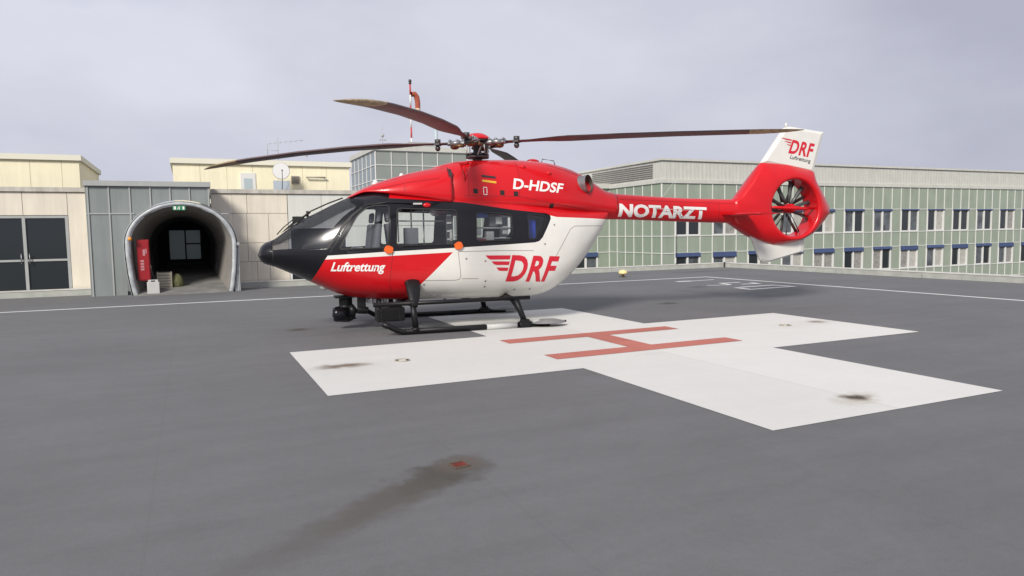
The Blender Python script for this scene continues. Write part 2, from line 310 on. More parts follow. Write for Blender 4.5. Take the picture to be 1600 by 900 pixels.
stroke([(8.15,6.55),(8.05,5.86),(9.70,5.95),(9.62,6.62),(8.32,6.56)],.16)
tag(b.build('number_marking',LMARK),kind='structure')
# ------------------------------------------------------------------ helicopter
HEL=empty('helicopter',(-1.3166,3.4137,0),math.radians(-5.61),'red and white rescue helicopter with black nose parked on the rooftop pad','helicopter')
def inpoly(p,poly):
    x,z=p; c=False; n=len(poly)
    for i in range(n):
        x1,z1=poly[i]; x2,z2=poly[(i+1)%n]
        if (z1>z)!=(z2>z) and x<(x2-x1)*(z-z1)/(z2-z1)+x1: c=not c
    return c
def cutseg(bm,a,c):
    e=.004; x0,x1=min(a[0],c[0])-e,max(a[0],c[0])+e; z0,z1=min(a[1],c[1])-e,max(a[1],c[1])+e; fs=[]
    for f in bm.faces:
        xs=[v.co.x for v in f.verts]; zs=[v.co.z for v in f.verts]
        if max(xs)>=x0 and min(xs)<=x1 and max(zs)>=z0 and min(zs)<=z1: fs.append(f)
    es={e_ for f in fs for e_ in f.edges}; vs={v for f in fs for v in f.verts}
    dx,dz=c[0]-a[0],c[1]-a[1]
    bmesh.ops.bisect_plane(bm,geom=list(vs)+list(es)+fs,dist=1e-5,plane_co=(a[0],0,a[1]),plane_no=(-dz,0,dx))
def cutpoly(bm,poly):
    for i in range(len(poly)): cutseg(bm,poly[i],poly[(i+1)%len(poly)])
def rounded(poly,r,k=4):
    out=[]; n=len(poly)
    for i in range(n):
        p=Vector(poly[i]); a=Vector(poly[i-1]); c=Vector(poly[(i+1)%n]); da=(a-p); dc=(c-p); rr=min(r,da.length*.45,dc.length*.45)
        A=p+da.normalized()*rr; C=p+dc.normalized()*rr
        for j in range(k+1):
            t=j/k; q=A*(1-t)**2+p*2*t*(1-t)+C*t*t; out.append((q.x,q.y))
    return out
def loft(h,x0,x1,dx,n,cap0=True,cap1=True,xs=None):
    b=MB(); xs=[]; x=x0
    ns=max(2,round((x1-x0)/dx)); xs=xs or [x0+(x1-x0)*i/ns for i in range(ns+1)]; ns=len(xs)-1
    rings=[[b.bm.verts.new(h.pt(x,2*PI*(k+.5)/n)) for k in range(n)] for x in xs]
    for i in range(ns):
        for k in range(n): b._f([rings[i][k],rings[i][(k+1)%n],rings[i+1][(k+1)%n],rings[i+1][k]],True)
    if cap0: b._f(rings[0][::-1],True)
    if cap1: b._f(rings[-1],True)
    bmesh.ops.recalc_face_normals(b.bm,faces=b.bm.faces)
    return b
P_BLACK=[(-2.30,1.306),(-1.413,1.349),(-.247,1.388),(.717,1.428),(1.25,1.453),(1.34,1.475),(1.41,1.54),(1.541,1.764),(1.605,1.875),(1.60,1.93),(1.535,1.968),(.875,2.032),(-.025,2.166),(-1.261,2.24),(-1.222,2.38),(-1.2,2.8),(-3.6,2.8),(-3.6,.4),(-2.78,.4),(-2.55,.888),(-2.342,1.244)]
P_RLOW=[(-2.342,1.244),(-.249,1.318),(-.859,.737),(-.914,.611),(-1.05,.3),(-2.84,.3),(-2.78,.4),(-2.55,.888)]
P_RUP=[(-1.2,2.8),(-1.222,2.38),(-1.261,2.24),(-.025,2.166),(.875,2.032),(1.535,1.968),(1.60,1.93),(1.735,1.901),(2.464,1.878),(3.1,1.85),(3.1,2.8)]
P_WS=[(-3.14,1.40),(-2.30,1.43),(-2.17,1.588),(-2.018,1.815),(-1.887,1.95),(-1.72,2.08),(-1.66,2.17),(-1.80,2.235),(-1.86,2.6),(-3.6,2.6),(-3.16,1.56)]
P_WC=rounded([(-2.12,1.405),(-1.967,1.689),(-1.80,1.955),(-1.66,2.070),(-1.529,2.112),(-1.285,2.108),(-1.338,1.417)],.05)
P_W0=rounded([(-1.161,2.065),(-.15,2.03),(-.177,1.452),(-1.211,1.446)],.07)
P_W1=rounded([(.19,1.998),(.844,1.95),(.80,1.502),(.162,1.494)],.07)
P_W2=rounded([(1.144,1.96),(1.50,1.923),(1.49,1.81),(1.285,1.518),(1.13,1.509)],.06)
bd=loft(BODY,-3.375,3.0,.05,72,xs=[-3.375,-3.37,-3.36,-3.345,-3.32,-3.29,-3.25,-3.21,-3.17,-3.14,-3.10]+[-3.05+.05*i for i in range(122)])
for p in (P_BLACK,P_RLOW,P_RUP,P_WS,P_WC,P_W0,P_W1,P_W2): cutpoly(bd.bm,p)
for yy in (-.028,.028):
    fs=[f for f in bd.bm.faces if f.calc_center_median().x<-1.7 and f.calc_center_median().z>1.38 and abs(f.calc_center_median().y)<.2]
    bmesh.ops.bisect_plane(bd.bm,geom=list({v for f in fs for v in f.verts})+list({e for f in fs for e in f.edges})+fs,dist=1e-5,plane_co=(0,yy,0),plane_no=(0,1,0))
groups={'windshield':[], 'WC':[], 'W0':[], 'W1':[], 'W2':[]}
for f in bd.bm.faces:
    c=f.calc_center_median(); q=(c.x,c.z); f.material_index=2
    if inpoly(q,P_BLACK): f.material_index=0
    elif inpoly(q,P_RLOW) or inpoly(q,P_RUP): f.material_index=1
    if c.z>1.3:
        if inpoly(q,P_WS) and abs(c.y)>.028: groups['windshield'].append(f)
        for k,p in (('WC',P_WC),('W0',P_W0),('W1',P_W1),('W2',P_W2)):
            if abs(c.y)>.3 and inpoly(q,p): groups[k].append(f)
def split(src,faces,inset):
    nb=MB(); vm={}
    for f in faces:
        for v in f.verts:
            if v not in vm: vm[v]=nb.bm.verts.new(v.co-v.normal*inset)
    for f in faces: nb._f([vm[v] for v in f.verts],True)
    return nb
bd.bm.normal_update()
WIN=[]
for k,fs in groups.items():
    if k=='windshield': WIN.append(('windshield',split(bd,fs,.004),GWS))
    else:
        for sgn in (-1,1): WIN.append(('cabin_window',split(bd,[f for f in fs if f.calc_center_median().y*sgn>0],.006),GWN))
bmesh.ops.delete(bd.bm,geom=[f for fs in groups.values() for f in fs],context='FACES')
FUS=bd.build('fuselage',[BLACK,RED,WHITE,INTER,INTER,INTER],HEL,fix=False)
so_=FUS.modifiers.new('shell','SOLIDIFY'); so_.thickness=.022; so_.offset=-1; so_.material_offset=3; so_.use_rim=True
for nm,nb,m in WIN: nb.build(nm,m,FUS,fix=False)
RED2=RED
f1=loft(FAIR,-1.87,-.2,.05,48); f1.build('roof_fairing',RED,HEL)
# engine cowling with a wedge recess behind the air intake
cw=loft(COWL,-.35,3.2,.06,56,cap1=True)
TRI=[(.03,2.86),(.215,2.885),(.05,2.52)]
cutpoly(cw.bm,TRI)
fs=[f for f in cw.bm.faces if abs(f.calc_center_median().y)>.2 and inpoly((f.calc_center_median().x,f.calc_center_median().z),TRI)]
if fs:
    r_=bmesh.ops.extrude_face_region(cw.bm,geom=fs)
    bmesh.ops.delete(cw.bm,geom=fs,context='FACES_ONLY')
    for v in [g_ for g_ in r_['geom'] if isinstance(g_,bmesh.types.BMVert)]: v.co.y-=math.copysign(.07,v.co.y); v.co.z-=.02
cw.build('engine_cowling',RED,HEL)
b=MB(); b.prism([(-.235,2.74),(-.19,2.72),(-.17,2.3),(-.235,2.3)],-.66,.66); b.build('intake_grille',DKSTEEL,HEL)
loft(BOOM,2.7,6.35,.1,40).build('tail_boom',RED,HEL)
# surface ribbons (panel gaps) and lettering that follow the skin on the near side
def ribbon(h,pts,wd,off=.0025,side=-1,closed=False,b=None,step=.04):
    b=b or MB(); P=[Vector(p) for p in pts]
    if closed: P.append(P[0])
    D=[P[0]]
    for i in range(len(P)-1):
        n=max(1,int((P[i+1]-P[i]).length/step))
        for j in range(1,n+1): D.append(P[i].lerp(P[i+1],j/n))
    rows=[]
    for i,p in enumerate(D):
        d=(D[min(i+1,len(D)-1)]-D[max(i-1,0)])
        if closed and i in (0,len(D)-1): d=D[1]-D[-2]
        d=d.normalized(); n=Vector((-d.y,d.x))*wd/2; row=[]
        for s in (-1,1):
            q=p+n*s; e=.01
            y=h.y(q.x,q.y); nz=(h.y(q.x,q.y+e)-h.y(q.x,q.y-e))/(2*e); nx=(h.y(q.x+e,q.y)-h.y(q.x-e,q.y))/(2*e)
            nn=Vector((-nx,1,-nz)).normalized(); v=Vector((q.x,y,q.y))+nn*off
            row.append(b.bm.verts.new((v.x,v.y*side,v.z)))
        rows.append(row)
    for i in range(len(rows)-1): b._f([rows[i][0],rows[i][1],rows[i+1][1],rows[i+1][0]],True)
    return b
for sd in (-1,1):
    for p in (P_WC,P_W0,P_W1,P_W2): ribbon(BODY,p,.022,.004,sd,True,None,.1).build('window_seal',RUBBER,HEL)
    ribbon(BODY,[(-2.30,1.43),(-2.17,1.588),(-2.018,1.815),(-1.887,1.95),(-1.72,2.08)],.035,.004,sd).build('windshield_seal',RUBBER,HEL)
    ribbon(BODY,[(-2.26,1.36),(-2.1,1.60),(-1.9,1.92),(-1.72,2.10),(-1.52,2.17),(-1.25,2.16)],.010,.003,sd).build('door_frame_seal',RUBBER,HEL)
for sd in (-1,1):
    for p in ([(-1.27,1.345),(-1.326,.855),(-1.297,.66)],[(-.159,1.322),(-.118,.899),(-.14,.855),(-.2,.838),(-.75,.85)],[(1.63,1.13),(1.905,1.542),(2.0,1.68),(2.106,1.735),(2.799,1.735)],[(-.15,1.325),(.6,1.325),(1.22,1.31)],[(-.10,.86),(.2,.85)]):
        ribbon(BODY,p,.008,.002,sd).build('door_gap',SEAMR if p[0][0]<-1 else SEAM,HEL)
for sd in (-1,1):
    for p in ([(.10,2.25),(.10,2.88)],[(1.02,2.25),(1.05,2.90)],[(.02,2.28),(1.0,2.27),(1.7,2.14),(2.5,2.02)],[(1.65,2.86),(2.3,2.68)]): ribbon(COWL,p,.007,.003,sd).build('cowling_gap',SEAMR,HEL)
    for p in ([(-1.5,2.38),(-.95,2.50),(-.4,2.58)],[(-1.0,2.48),(-1.0,2.33)]): ribbon(FAIR,p,.007,.003,sd).build('cowling_gap',SEAMR,HEL)
    ribbon(BOOM,[(3.22,1.95),(3.22,2.3)],.01,.003,sd).build('boom_joint',SEAMR,HEL); ribbon(BOOM,[(3.25,2.24),(6.1,2.15)],.006,.003,sd).build('boom_joint',SEAMR,HEL); ribbon(BOOM,[(5.55,1.86),(5.55,2.2)],.008,.003,sd).build('boom_joint',SEAMR,HEL)
# text as geometry
def text_faces(txt,shear=0,bold=0.0,space=1.0):
    c=bpy.data.curves.new('t','FONT'); c.body=txt; c.size=1; c.shear=shear; c.offset=bold; c.space_character=space; c.resolution_u=4
    o=bpy.data.objects.new('t',c); COL.objects.link(o); bpy.context.view_layer.update()
    me=bpy.data.meshes.new_from_object(o.evaluated_get(bpy.context.evaluated_depsgraph_get()))
    bm=bmesh.new(); bm.from_mesh(me); bpy.data.objects.remove(o); bpy.data.curves.remove(c); bpy.data.meshes.remove(me)
    xs=[v.co.x for v in bm.verts]; ys=[v.co.y for v in bm.verts]
    return bm,(min(xs),max(xs),min(ys),max(ys))
def decal(name,txt,corners,m,surf,parent,shear=0,bold=0,space=1,step=.04,side=-1,off=.004,capbox=None):
    """corners: bottom-left, bottom-right, top-right, top-left in (x,z); surf(x,z)->half width"""
    bm,(x0,x1,y0,y1)=text_faces(txt,shear,bold,space)
    if capbox: y0,y1=capbox
    bl,br,tr,tl=[Vector(c) for c in corners]
    for v in bm.verts:
        s=(v.co.x-x0)/(x1-x0); t=(v.co.y-y0)/(y1-y0)
        q=bl*(1-s)*(1-t)+br*s*(1-t)+tr*s*t+tl*(1-s)*t; v.co=(q.x,0,q.y)
    xs=[v.co.x for v in bm.verts]; zs=[v.co.z for v in bm.verts]
    x=math.ceil(min(xs)/step)*step
    while x<max(xs): bmesh.ops.bisect_plane(bm,geom=bm.verts[:]+bm.edges[:]+bm.faces[:],dist=1e-6,plane_co=(x,0,0),plane_no=(1,0,0)); x+=step
    x=math.ceil(min(zs)/step)*step
    while x<max(zs): bmesh.ops.bisect_plane(bm,geom=bm.verts[:]+bm.edges[:]+bm.faces[:],dist=1e-6,plane_co=(0,0,x),plane_no=(0,0,1)); x+=step
    for v in bm.verts: v.co.y=side*(surf(v.co.x,v.co.z)+off)
    bmesh.ops.recalc_face_normals(bm,faces=bm.faces)
    me=bpy.data.meshes.new(name); bm.to_mesh(me); bm.free(); me.materials.append(m)
    o=bpy.data.objects.new(name,me); COL.objects.link(o); o.parent=parent; return o
decal('lettering','Luftrettung',[(-2.262,1.055),(-1.403,1.035),(-1.395,1.178),(-2.24,1.198)],DECALW,BODY.y,HEL,shear=.22,bold=.022,space=.98,capbox=(0,.70))
def drf(surf,parent,cor,wings,side=-1,step=.04,off=.004):
    decal('lettering','DRF',cor,DECALR,surf,parent,shear=.03,bold=.03,step=step,side=side,space=1.08,off=off,capbox=(0,.70))
    b=MB()
    for (p,q,hh,sl) in wings:   # striped wing: pointed at the left, slanted at the right
        n=max(2,int((q[0]-p[0])/step)); up=[]; lo=[]
        for i in range(n+1):
            t=i/n; x=p[0]+(q[0]-p[0])*t; z=p[1]+(q[1]-p[1])*t; lw=min(hh*1.25,(x-p[0])*1.2)
            zl=z-min(lw,hh); xs_=x-(sl*hh if i==n else 0)
            up.append(b.bm.verts.new((x,side*(surf(x,z)+off),z))); lo.append(b.bm.verts.new((xs_,side*(surf(xs_,zl)+off),zl)))
        for i in range(n): b._f([up[i],up[i+1],lo[i+1],lo[i]] if lo[i] else [],True)
    bmesh.ops.remove_doubles(b.bm,verts=b.bm.verts,dist=1e-5)
    b.build('wing_emblem',DECALR,parent)
drf(BODY.y,HEL,[(.70,.80),(1.61,.757),(1.755,1.185),(.80,1.235)],[((.325,1.248),(.785,1.238),.072,.3),((.43,1.143),(.765,1.132),.062,.3),((.515,1.035),(.740,1.025),.058,.3)])
decal('registration_lettering','D-HDSF',[(.90,2.405),(1.855,2.335),(1.91,2.50),(.93,2.585)],DECALW,COWL.y,HEL,bold=.026,shear=.03,capbox=(0,.70))
decal('lettering','NOTARZT',[(3.235,1.925),(5.25,1.855),(5.235,2.075),(3.225,2.15)],DECALW,BOOM.y,HEL,bold=.045,capbox=(0,.70))
def patch(name,poly,h,m,off=.004,side=-1,parent=None,step=.05):
    bm=bmesh.new(); bm.faces.new([bm.verts.new((p[0],0,p[1])) for p in poly])
    zs=[p[1] for p in poly]; xs=[p[0] for p in poly]
    x=min(xs)+step
    while x<max(xs): bmesh.ops.bisect_plane(bm,geom=bm.verts[:]+bm.edges[:]+bm.faces[:],plane_co=(x,0,0),plane_no=(1,0,0)); x+=step
    x=min(zs)+step
    while x<max(zs): bmesh.ops.bisect_plane(bm,geom=bm.verts[:]+bm.edges[:]+bm.faces[:],plane_co=(0,0,x),plane_no=(0,0,1)); x+=step
    for v in bm.verts: v.co.y=side*(h.y(v.co.x,v.co.z)+off)
    me=bpy.data.meshes.new(name); bm.to_mesh(me); bm.free(); me.materials.append(m)
    o=bpy.data.objects.new(name,me); COL.objects.link(o); o.parent=parent or HEL; return o
fl=[(.345,2.645),(.60,2.615),(.60,2.578),(.345,2.607)]
patch('flag_black_stripe',fl,COWL,DECALK,.006); patch('flag_gold_stripe',[(x,z-.086) for x,z in fl],COWL,GOLD,.006)
for (x,z) in [(.216,2.36),(.70,2.335),(.952,2.315),(1.652,2.10)]: patch('latch',[(x-.04,z-.04),(x+.04,z-.045),(x+.04,z+.035),(x-.04,z+.04)],COWL,RUBBER,.006)
b=MB(); ribbon(COWL,[(.36,2.30),(.42,2.295),(.42,2.42),(.36,2.425)],.012,.006,-1,True,b); b.build('stencil_mark',DECALW,HEL)
for (x,z) in [(1.155,2.80),(1.634,2.69)]:
    y=-COWL.y(x,z); b=MB(); b.ell((x,y,z),(.055,.04,.04),12,8); b.build('cowling_fastener',RED,HEL)
patch('belly_label',[(-.42,.60),(-.14,.59),(-.16,.54),(-.40,.55)],BODY,DECALW,.006)
patch('belly_label',[(-.60,.605),(-.50,.60),(-.52,.555),(-.56,.57)],BODY,DECALW,.006)
for (x,z) in [(.32,1.15),(.33,.80),(.33,.70),(-.75,.78),(1.45,1.42),(1.66,1.76),(2.1,.86),(.9,.62),(1.2,.62),(-.02,1.20)]:
    patch('rivet_plate',[(x-.014,z-.014),(x+.014,z-.014),(x+.014,z+.014),(x-.014,z+.014)],BODY,SEAM,.004)
# door handles under orange covers, streamers
for (x,z,rx) in [(-1.338,1.385,.085),(-.156,1.425,.085)]:
    y=-BODY.y(x,z)-.02; b=MB(); b.lathe([(.01,.035),(.045,.03),(.077,.0),(.072,-.02)],(x,y,z),20,'Y')
    for v in b.bm.verts: v.co.z=z+(v.co.z-z)*.9; v.co.x+=.006*math.sin(v.co.z*90)
    b.build('orange_handle_cover',ORANGE,HEL)
b=MB(); y=-BODY.y(-.65,2.12)-.02; b.ell((-.65,y,2.115),(.07,.03,.04),14,8); b.build('red_vent_cover',RED,HEL)
b=MB(); y=-BODY.y(-.8,2.15)-.02; b.box(-.88,-.73,y-.012,y+.01,2.125,2.155); b.build('white_handle_rail',PALE,HEL,bevel=.004)
b=MB(); b.tube([(-1.62,-BODY.y(-1.62,2.12)-.012,2.12),(-1.3,-BODY.y(-1.3,2.17)-.015,2.17),(-.9,-BODY.y(-.9,2.145)-.02,2.15)],.012,8); b.build('door_rail',RUBBER,HEL)
# nose dome seam, pitot, wiper, cutter
b=MB(); 
prev=None
for x0,x1 in ((-3.147,-3.133),):
    for k in range(48):
        a0,a1=2*PI*k/48,2*PI*(k+1)/48
        P=[Vector(BODY.pt(x0,a0)),Vector(BODY.pt(x0,a1)),Vector(BODY.pt(x1,a1)),Vector(BODY.pt(x1,a0))]
        c=Vector((x0,0,1.33)); P=[p+(p-c).normalized()*.003 for p in P]; b.quad(*P)
b.build('nose_dome_joint',RUBBER,HEL)
def top_at(x,y=0): # height of skin above (x,y)
    n=BODY.nu(x); r=min(abs(y)/BODY.w(x),.999); return BODY.zm(x)+(BODY.zt(x)-BODY.zm(x))*(1-r**n)**(1/n)
b=MB(); pts=[(x,.08,top_at(x,.08)+dz) for x,dz in ((-2.78,.03),(-2.5,.075),(-2.2,.06),(-1.95,.035))]
b.tube(pts,.012,8); b.tube([(-2.95,-.02,top_at(-2.95)+.02),(-2.5,.05,top_at(-2.5)+.05)],.008,6); b.tube([(-2.55,.08,top_at(-2.55)+.0),(-2.55,.08,top_at(-2.55)+.10)],.022,8)
b.build('windshield_wiper',RUBBER,HEL)
b=MB(); b.prism([(-3.02,1.67),(-2.98,1.70),(-2.78,1.88),(-2.72,1.93),(-2.70,1.90),(-2.80,1.80)],.10,.125); b.tube([(-3.06,.11,1.66),(-2.95,.11,1.78),(-2.72,.11,1.965)],.010,6); b.build('cable_cutter',RUBBER,HEL)
b=MB(); b.box(-2.80,-2.60,.08,.13,1.86,1.965); b.build('outside_mirror',RUBBER,HEL,bevel=.01)
for x,z0,s in ((-1.40,2.50,.045),(-.94,2.64,.035)):
    b=MB(); b.ell((x,-.05,z0),(s*1.3,s,s*1.9),14,8); b.build('roof_antenna',WHITE,HEL)
b=MB(); b.ell((1.55,0,2.955),(.13,.08,.05),16,8); b.build('beacon_base',RED,HEL)
b=MB(); b.tube([(1.70,-.06,2.90),(1.72,-.06,3.0),(1.95,-.06,2.97),(1.98,-.06,2.88)],.009,8); b.build('lifting_handle',DKSTEEL,HEL)
# exhausts
for sd in (-1,1):
    b=MB(); c=Vector((2.28,sd*.30,2.49)); d=Vector((.62,sd*.78,.10)).normalized(); e=c+d*.29
    b.tube([c,c+d*.2,e],[.16,.16,.165],24,cap=False); b.mi=2; b.tube([e,e-d*.25],[.156,.15],24,cap=False)
    b.mi=1; b.tube([e-d*.24,e-d*.25],[.15,.15],24); b.build('exhaust_pipe',[STEEL,RUBBER,mat('sooty_metal',(.10,.08,.07),.6,metal=.4) if sd<0 else bpy.data.materials['sooty_metal']],HEL,fix=False)
# tail shroud round the fan
FC=Vector((7.43,2.062)); FR=.605
OUT=[(6.05,2.25),(6.40,2.64),(6.70,3.03),(7.00,3.02),(7.38,3.0),(7.75,2.93),(8.06,2.87),(8.13,2.67),(8.34,2.36),(8.52,2.07),(8.52,1.95),(8.33,1.73),(8.11,1.53),(7.88,1.42),(7.63,1.345),(7.2,1.28),(6.98,1.285),(6.77,1.35),(6.55,1.43),(6.34,1.53),(6.12,1.66),(5.94,1.765),(5.92,2.0),(5.94,2.25)]
def rayout(a):
    d=Vector((math.cos(a),math.sin(a))); best=9
    for i in range(len(OUT)):
        p=Vector(OUT[i]); q=Vector(OUT[(i+1)%len(OUT)]); e=q-p; den=d.x*e.y-d.y*e.x
        if abs(den)<1e-9: continue
        t=((p.x-FC.x)*e.y-(p.y-FC.y)*e.x)/den; s=((p.x-FC.x)*d.y-(p.y-FC.y)*d.x)/den
        if t>0 and -1e-6<=s<=1+1e-6: best=min(best,t)
    return best
b=MB(); n=120; rings=[]
for k in range(n):
    a=2*PI*k/n; R=rayout(a); ring=[]; W=.25
    edge=.045 if math.cos(a)>-.55 else .045+.115*min(1,(-math.cos(a)-.55)/.3)
    prof=[]
    for j in range(7): prof.append((FR, -W*.78+W*1.56*j/6))
    def side(sg):
        o=[]
        for t in (0,.33,.66,1): # lip
            aa=t*PI/2; o.append((FR+.05*(1-math.cos(aa))*1.0, sg*(W*.78+.055*math.sin(aa))))
        for t in (.15,.3,.45,.6,.75,.88,.96,1):
            hh=(W*.78+.055)*(1-t**1.7)+edge*t**1.7
            if t==1: hh=edge*.4
            o.append((FR+.05+(R-FR-.05)*t, sg*hh))
        return o
    up=side(1); dn=side(-1)
    loop=[(FR,-W*.78*.99+W*1.56*j/6*.99) for j in range(7)]+up+dn[::-1]
    rings.append([b.bm.verts.new((FC.x+r*math.cos(a),y,FC.y+r*math.sin(a))) for r,y in loop])
m_=len(rings[0])
for k in range(n):
    for j in range(m_): b._f([rings[k][j],rings[(k+1)%n][j],rings[(k+1)%n][(j+1)%m_],rings[k][(j+1)%m_]],True)
SH=b.build('fan_shroud',RED,HEL)
# fan blades, stator and hub
b=MB(); b.lathe([(.03,-.17),(.06,-.16),(.09,-.13),(.10,-.05),(.10,.2),(.08,.24)],(FC.x,0,FC.y),24,'Y'); HUBF=b.build('fan_hub',RED,HEL)
b=MB(); b.tube([(FC.x-.62,-.10,FC.y+.03),(FC.x-.3,-.13,FC.y+.01),(FC.x,-.15,FC.y),(FC.x+.3,-.13,FC.y-.01),(FC.x+.62,-.10,FC.y)],[.03,.045,.07,.045,.025],14,sc=(1,.8)); b.build('fan_drive_fairing',RED,HEL)
angs=[0,37,70,108,143,180,216,252,287,322]
for i,a in enumerate(angs):
    a=math.radians(a+14); d=Vector((math.cos(a),0,math.sin(a))); t=Vector((-math.sin(a),0,math.cos(a))); b=MB(); P=[]
    for r,ch,tw in ((.11,.06,.80),(.3,.075,.68),(.45,.085,.60),(.585,.09,.52)):
        c=Vector((FC.x,.0,FC.y))+d*r; u=t*math.cos(tw)+Vector((0,1,0))*math.sin(tw); nn=d.cross(u)
        P.append([b.bm.verts.new(c+u*ch*.5*x+nn*ch*.09*y) for x,y in ((-1,0),(-.4,1),(.5,.8),(1,0),(.5,-.6),(-.4,-.8))])
    for i2 in range(3):
        for k in range(6): b._f([P[i2][k],P[i2][(k+1)%6],P[i2+1][(k+1)%6],P[i2+1][k]],True)
    b._f(P[0][::-1]); b._f(P[-1]); b.build('fan_blade',BLADEG,HUBF)
for i in range(9):
    a=math.radians(i*40+25); d=Vector((math.cos(a),0,math.sin(a))); c=Vector((FC.x,.15,FC.y)); b=MB()
    b.tube([c+d*.14,c+d*.605],.02,8,sc=(1,1.8)); b.build('stator_vane',BLADEG,HUBF)
def fin(name,poly,m,half,taper_to):
    b=MB(); c=Vector((sum(p[0] for p in poly)/len(poly),sum(p[1] for p in poly)/len(poly))); 
    A=[];Bv=[];E_=[]
    for p in poly:
        q=Vector(p); i_=q+(c-q)*.14; A.append(b.bm.verts.new((i_.x,-half,i_.y))); Bv.append(b.bm.verts.new((i_.x,half,i_.y))); 
        E_.append((b.bm.verts.new((q.x,-taper_to,q.y)),b.bm.verts.new((q.x,taper_to,q.y))))
    n=len(poly); b._f(A[::-1]); b._f(Bv)
    for i in range(n):
        j=(i+1)%n; b._f([A[i],A[j],E_[j][0],E_[i][0]]); b._f([E_[i][0],E_[j][0],E_[j][1],E_[i][1]]); b._f([E_[i][1],E_[j][1],Bv[j],Bv[i]])
    return b.build(name,m,HEL,bevel=.006,angle=60)
TF=fin('tail_fin',[(6.70,3.02),(6.99,3.40),(7.28,3.77),(7.42,3.80),(8.33,3.71),(8.20,3.3),(8.06,2.82),(7.38,2.92)],WHITE,.065,.03)
VF=fin('ventral_fin',[(6.44,1.50),(6.70,.97),(6.78,.93),(6.91,.915),(7.84,1.12),(7.87,1.40),(7.3,1.36),(6.9,1.38)],WHITE,.05,.02)
fs_=lambda x,z:.065
drf(fs_,TF,[(7.36,3.245),(7.98,3.155),(8.06,3.44),(7.46,3.515)],[((7.14,3.56),(7.45,3.52),.028,.3),((7.24,3.49),(7.435,3.465),.024,.3),((7.31,3.425),(7.42,3.41),.022,.3)],off=.004,step=.2)
decal('lettering','Luftrettung',[(7.40,3.12),(7.95,3.035),(7.96,3.115),(7.42,3.20)],DECALK,fs_,TF,shear=.15,bold=.01,step=.2,capbox=(0,.7))
b=MB(); b.ell((7.35,0,3.83),(.03,.02,.05),10,6); b.build('fin_light',WHITE,HEL)
# horizontal stabiliser
for sd in (-1,1):
    b=MB(); rings=[]
    for y,x0,ch in ((.12,5.62,.62),(.6,5.66,.56),(1.22,5.72,.48)):
        rings.append([b.bm.verts.new((x0+ch*u,sd*y,1.925+v*ch)) for u,v in ((0,0),(.08,.045),(.35,.06),(.7,.035),(1,0),(.7,-.02),(.35,-.045),(.08,-.035))])
    for i in range(2):
        for k in range(8): b._f([rings[i][k],rings[i][(k+1)%8],rings[i+1][(k+1)%8],rings[i+1][k]],True)
    b._f(rings[0]); b._f(rings[-1]); b.build('stabiliser',RED,HEL)
b=MB(); b.tube([(4.30,-.05,2.28),(4.36,-.05,2.36),(4.55,-.05,2.58)],.0035,6); b.build('whip_antenna',PALE,HEL)
b=MB(); b.tube([(4.0,-.27,2.06),(4.9,-.27,2.02)],.006,6); [b.tube([(x,-.2,2.05),(x,-.27,2.05-.045*(x-4.1))],.006,6) for x in (4.05,4.85)]; b.build('rail_antenna',PALE,HEL)
# ------------------------------------------------------------------ main rotor
HX,HZ=.47,3.27
b=MB(); b.lathe([(.09,2.85),(.09,3.0),(.075,3.05),(.075,3.2),(.11,3.22),(.13,3.30),(.08,3.33)],(HX,0,0),20); MAST=b.build('rotor_mast',DKSTEEL,HEL)
b=MB(); b.lathe([(.17,2.985),(.21,2.99),(.215,3.03),(.17,3.045)],(HX,0,0),28); b.lathe([(.14,3.05),(.18,3.055),(.18,3.085),(.13,3.09)],(HX,0,0),28)
for k in range(8):
    a=2*PI*k/8; b.ell((HX+.2*math.cos(a),.2*math.sin(a),3.06),.026,8,6)
b.build('swashplate',DKSTEEL,HEL)
b=MB(); b.lathe([(.235,3.325),(.25,3.335),(.235,3.36),(.19,3.40),(.12,3.435),(.04,3.45)],(HX,0,0),32); CAP=b.build('rotor_cap',RED,HEL)
b=MB(); b.lathe([(.20,3.285),(.245,3.29),(.24,3.322),(.2,3.324)],(HX,0,0),28); b.build('cap_rim',RUBBER,HEL)
base=math.radians(-101.4-24.61+5.61)
tips=[3.06,3.22,3.05,2.98]; droop=[.10,.03,.1,.10]; pitk=[1,-1.1,1,1.0]
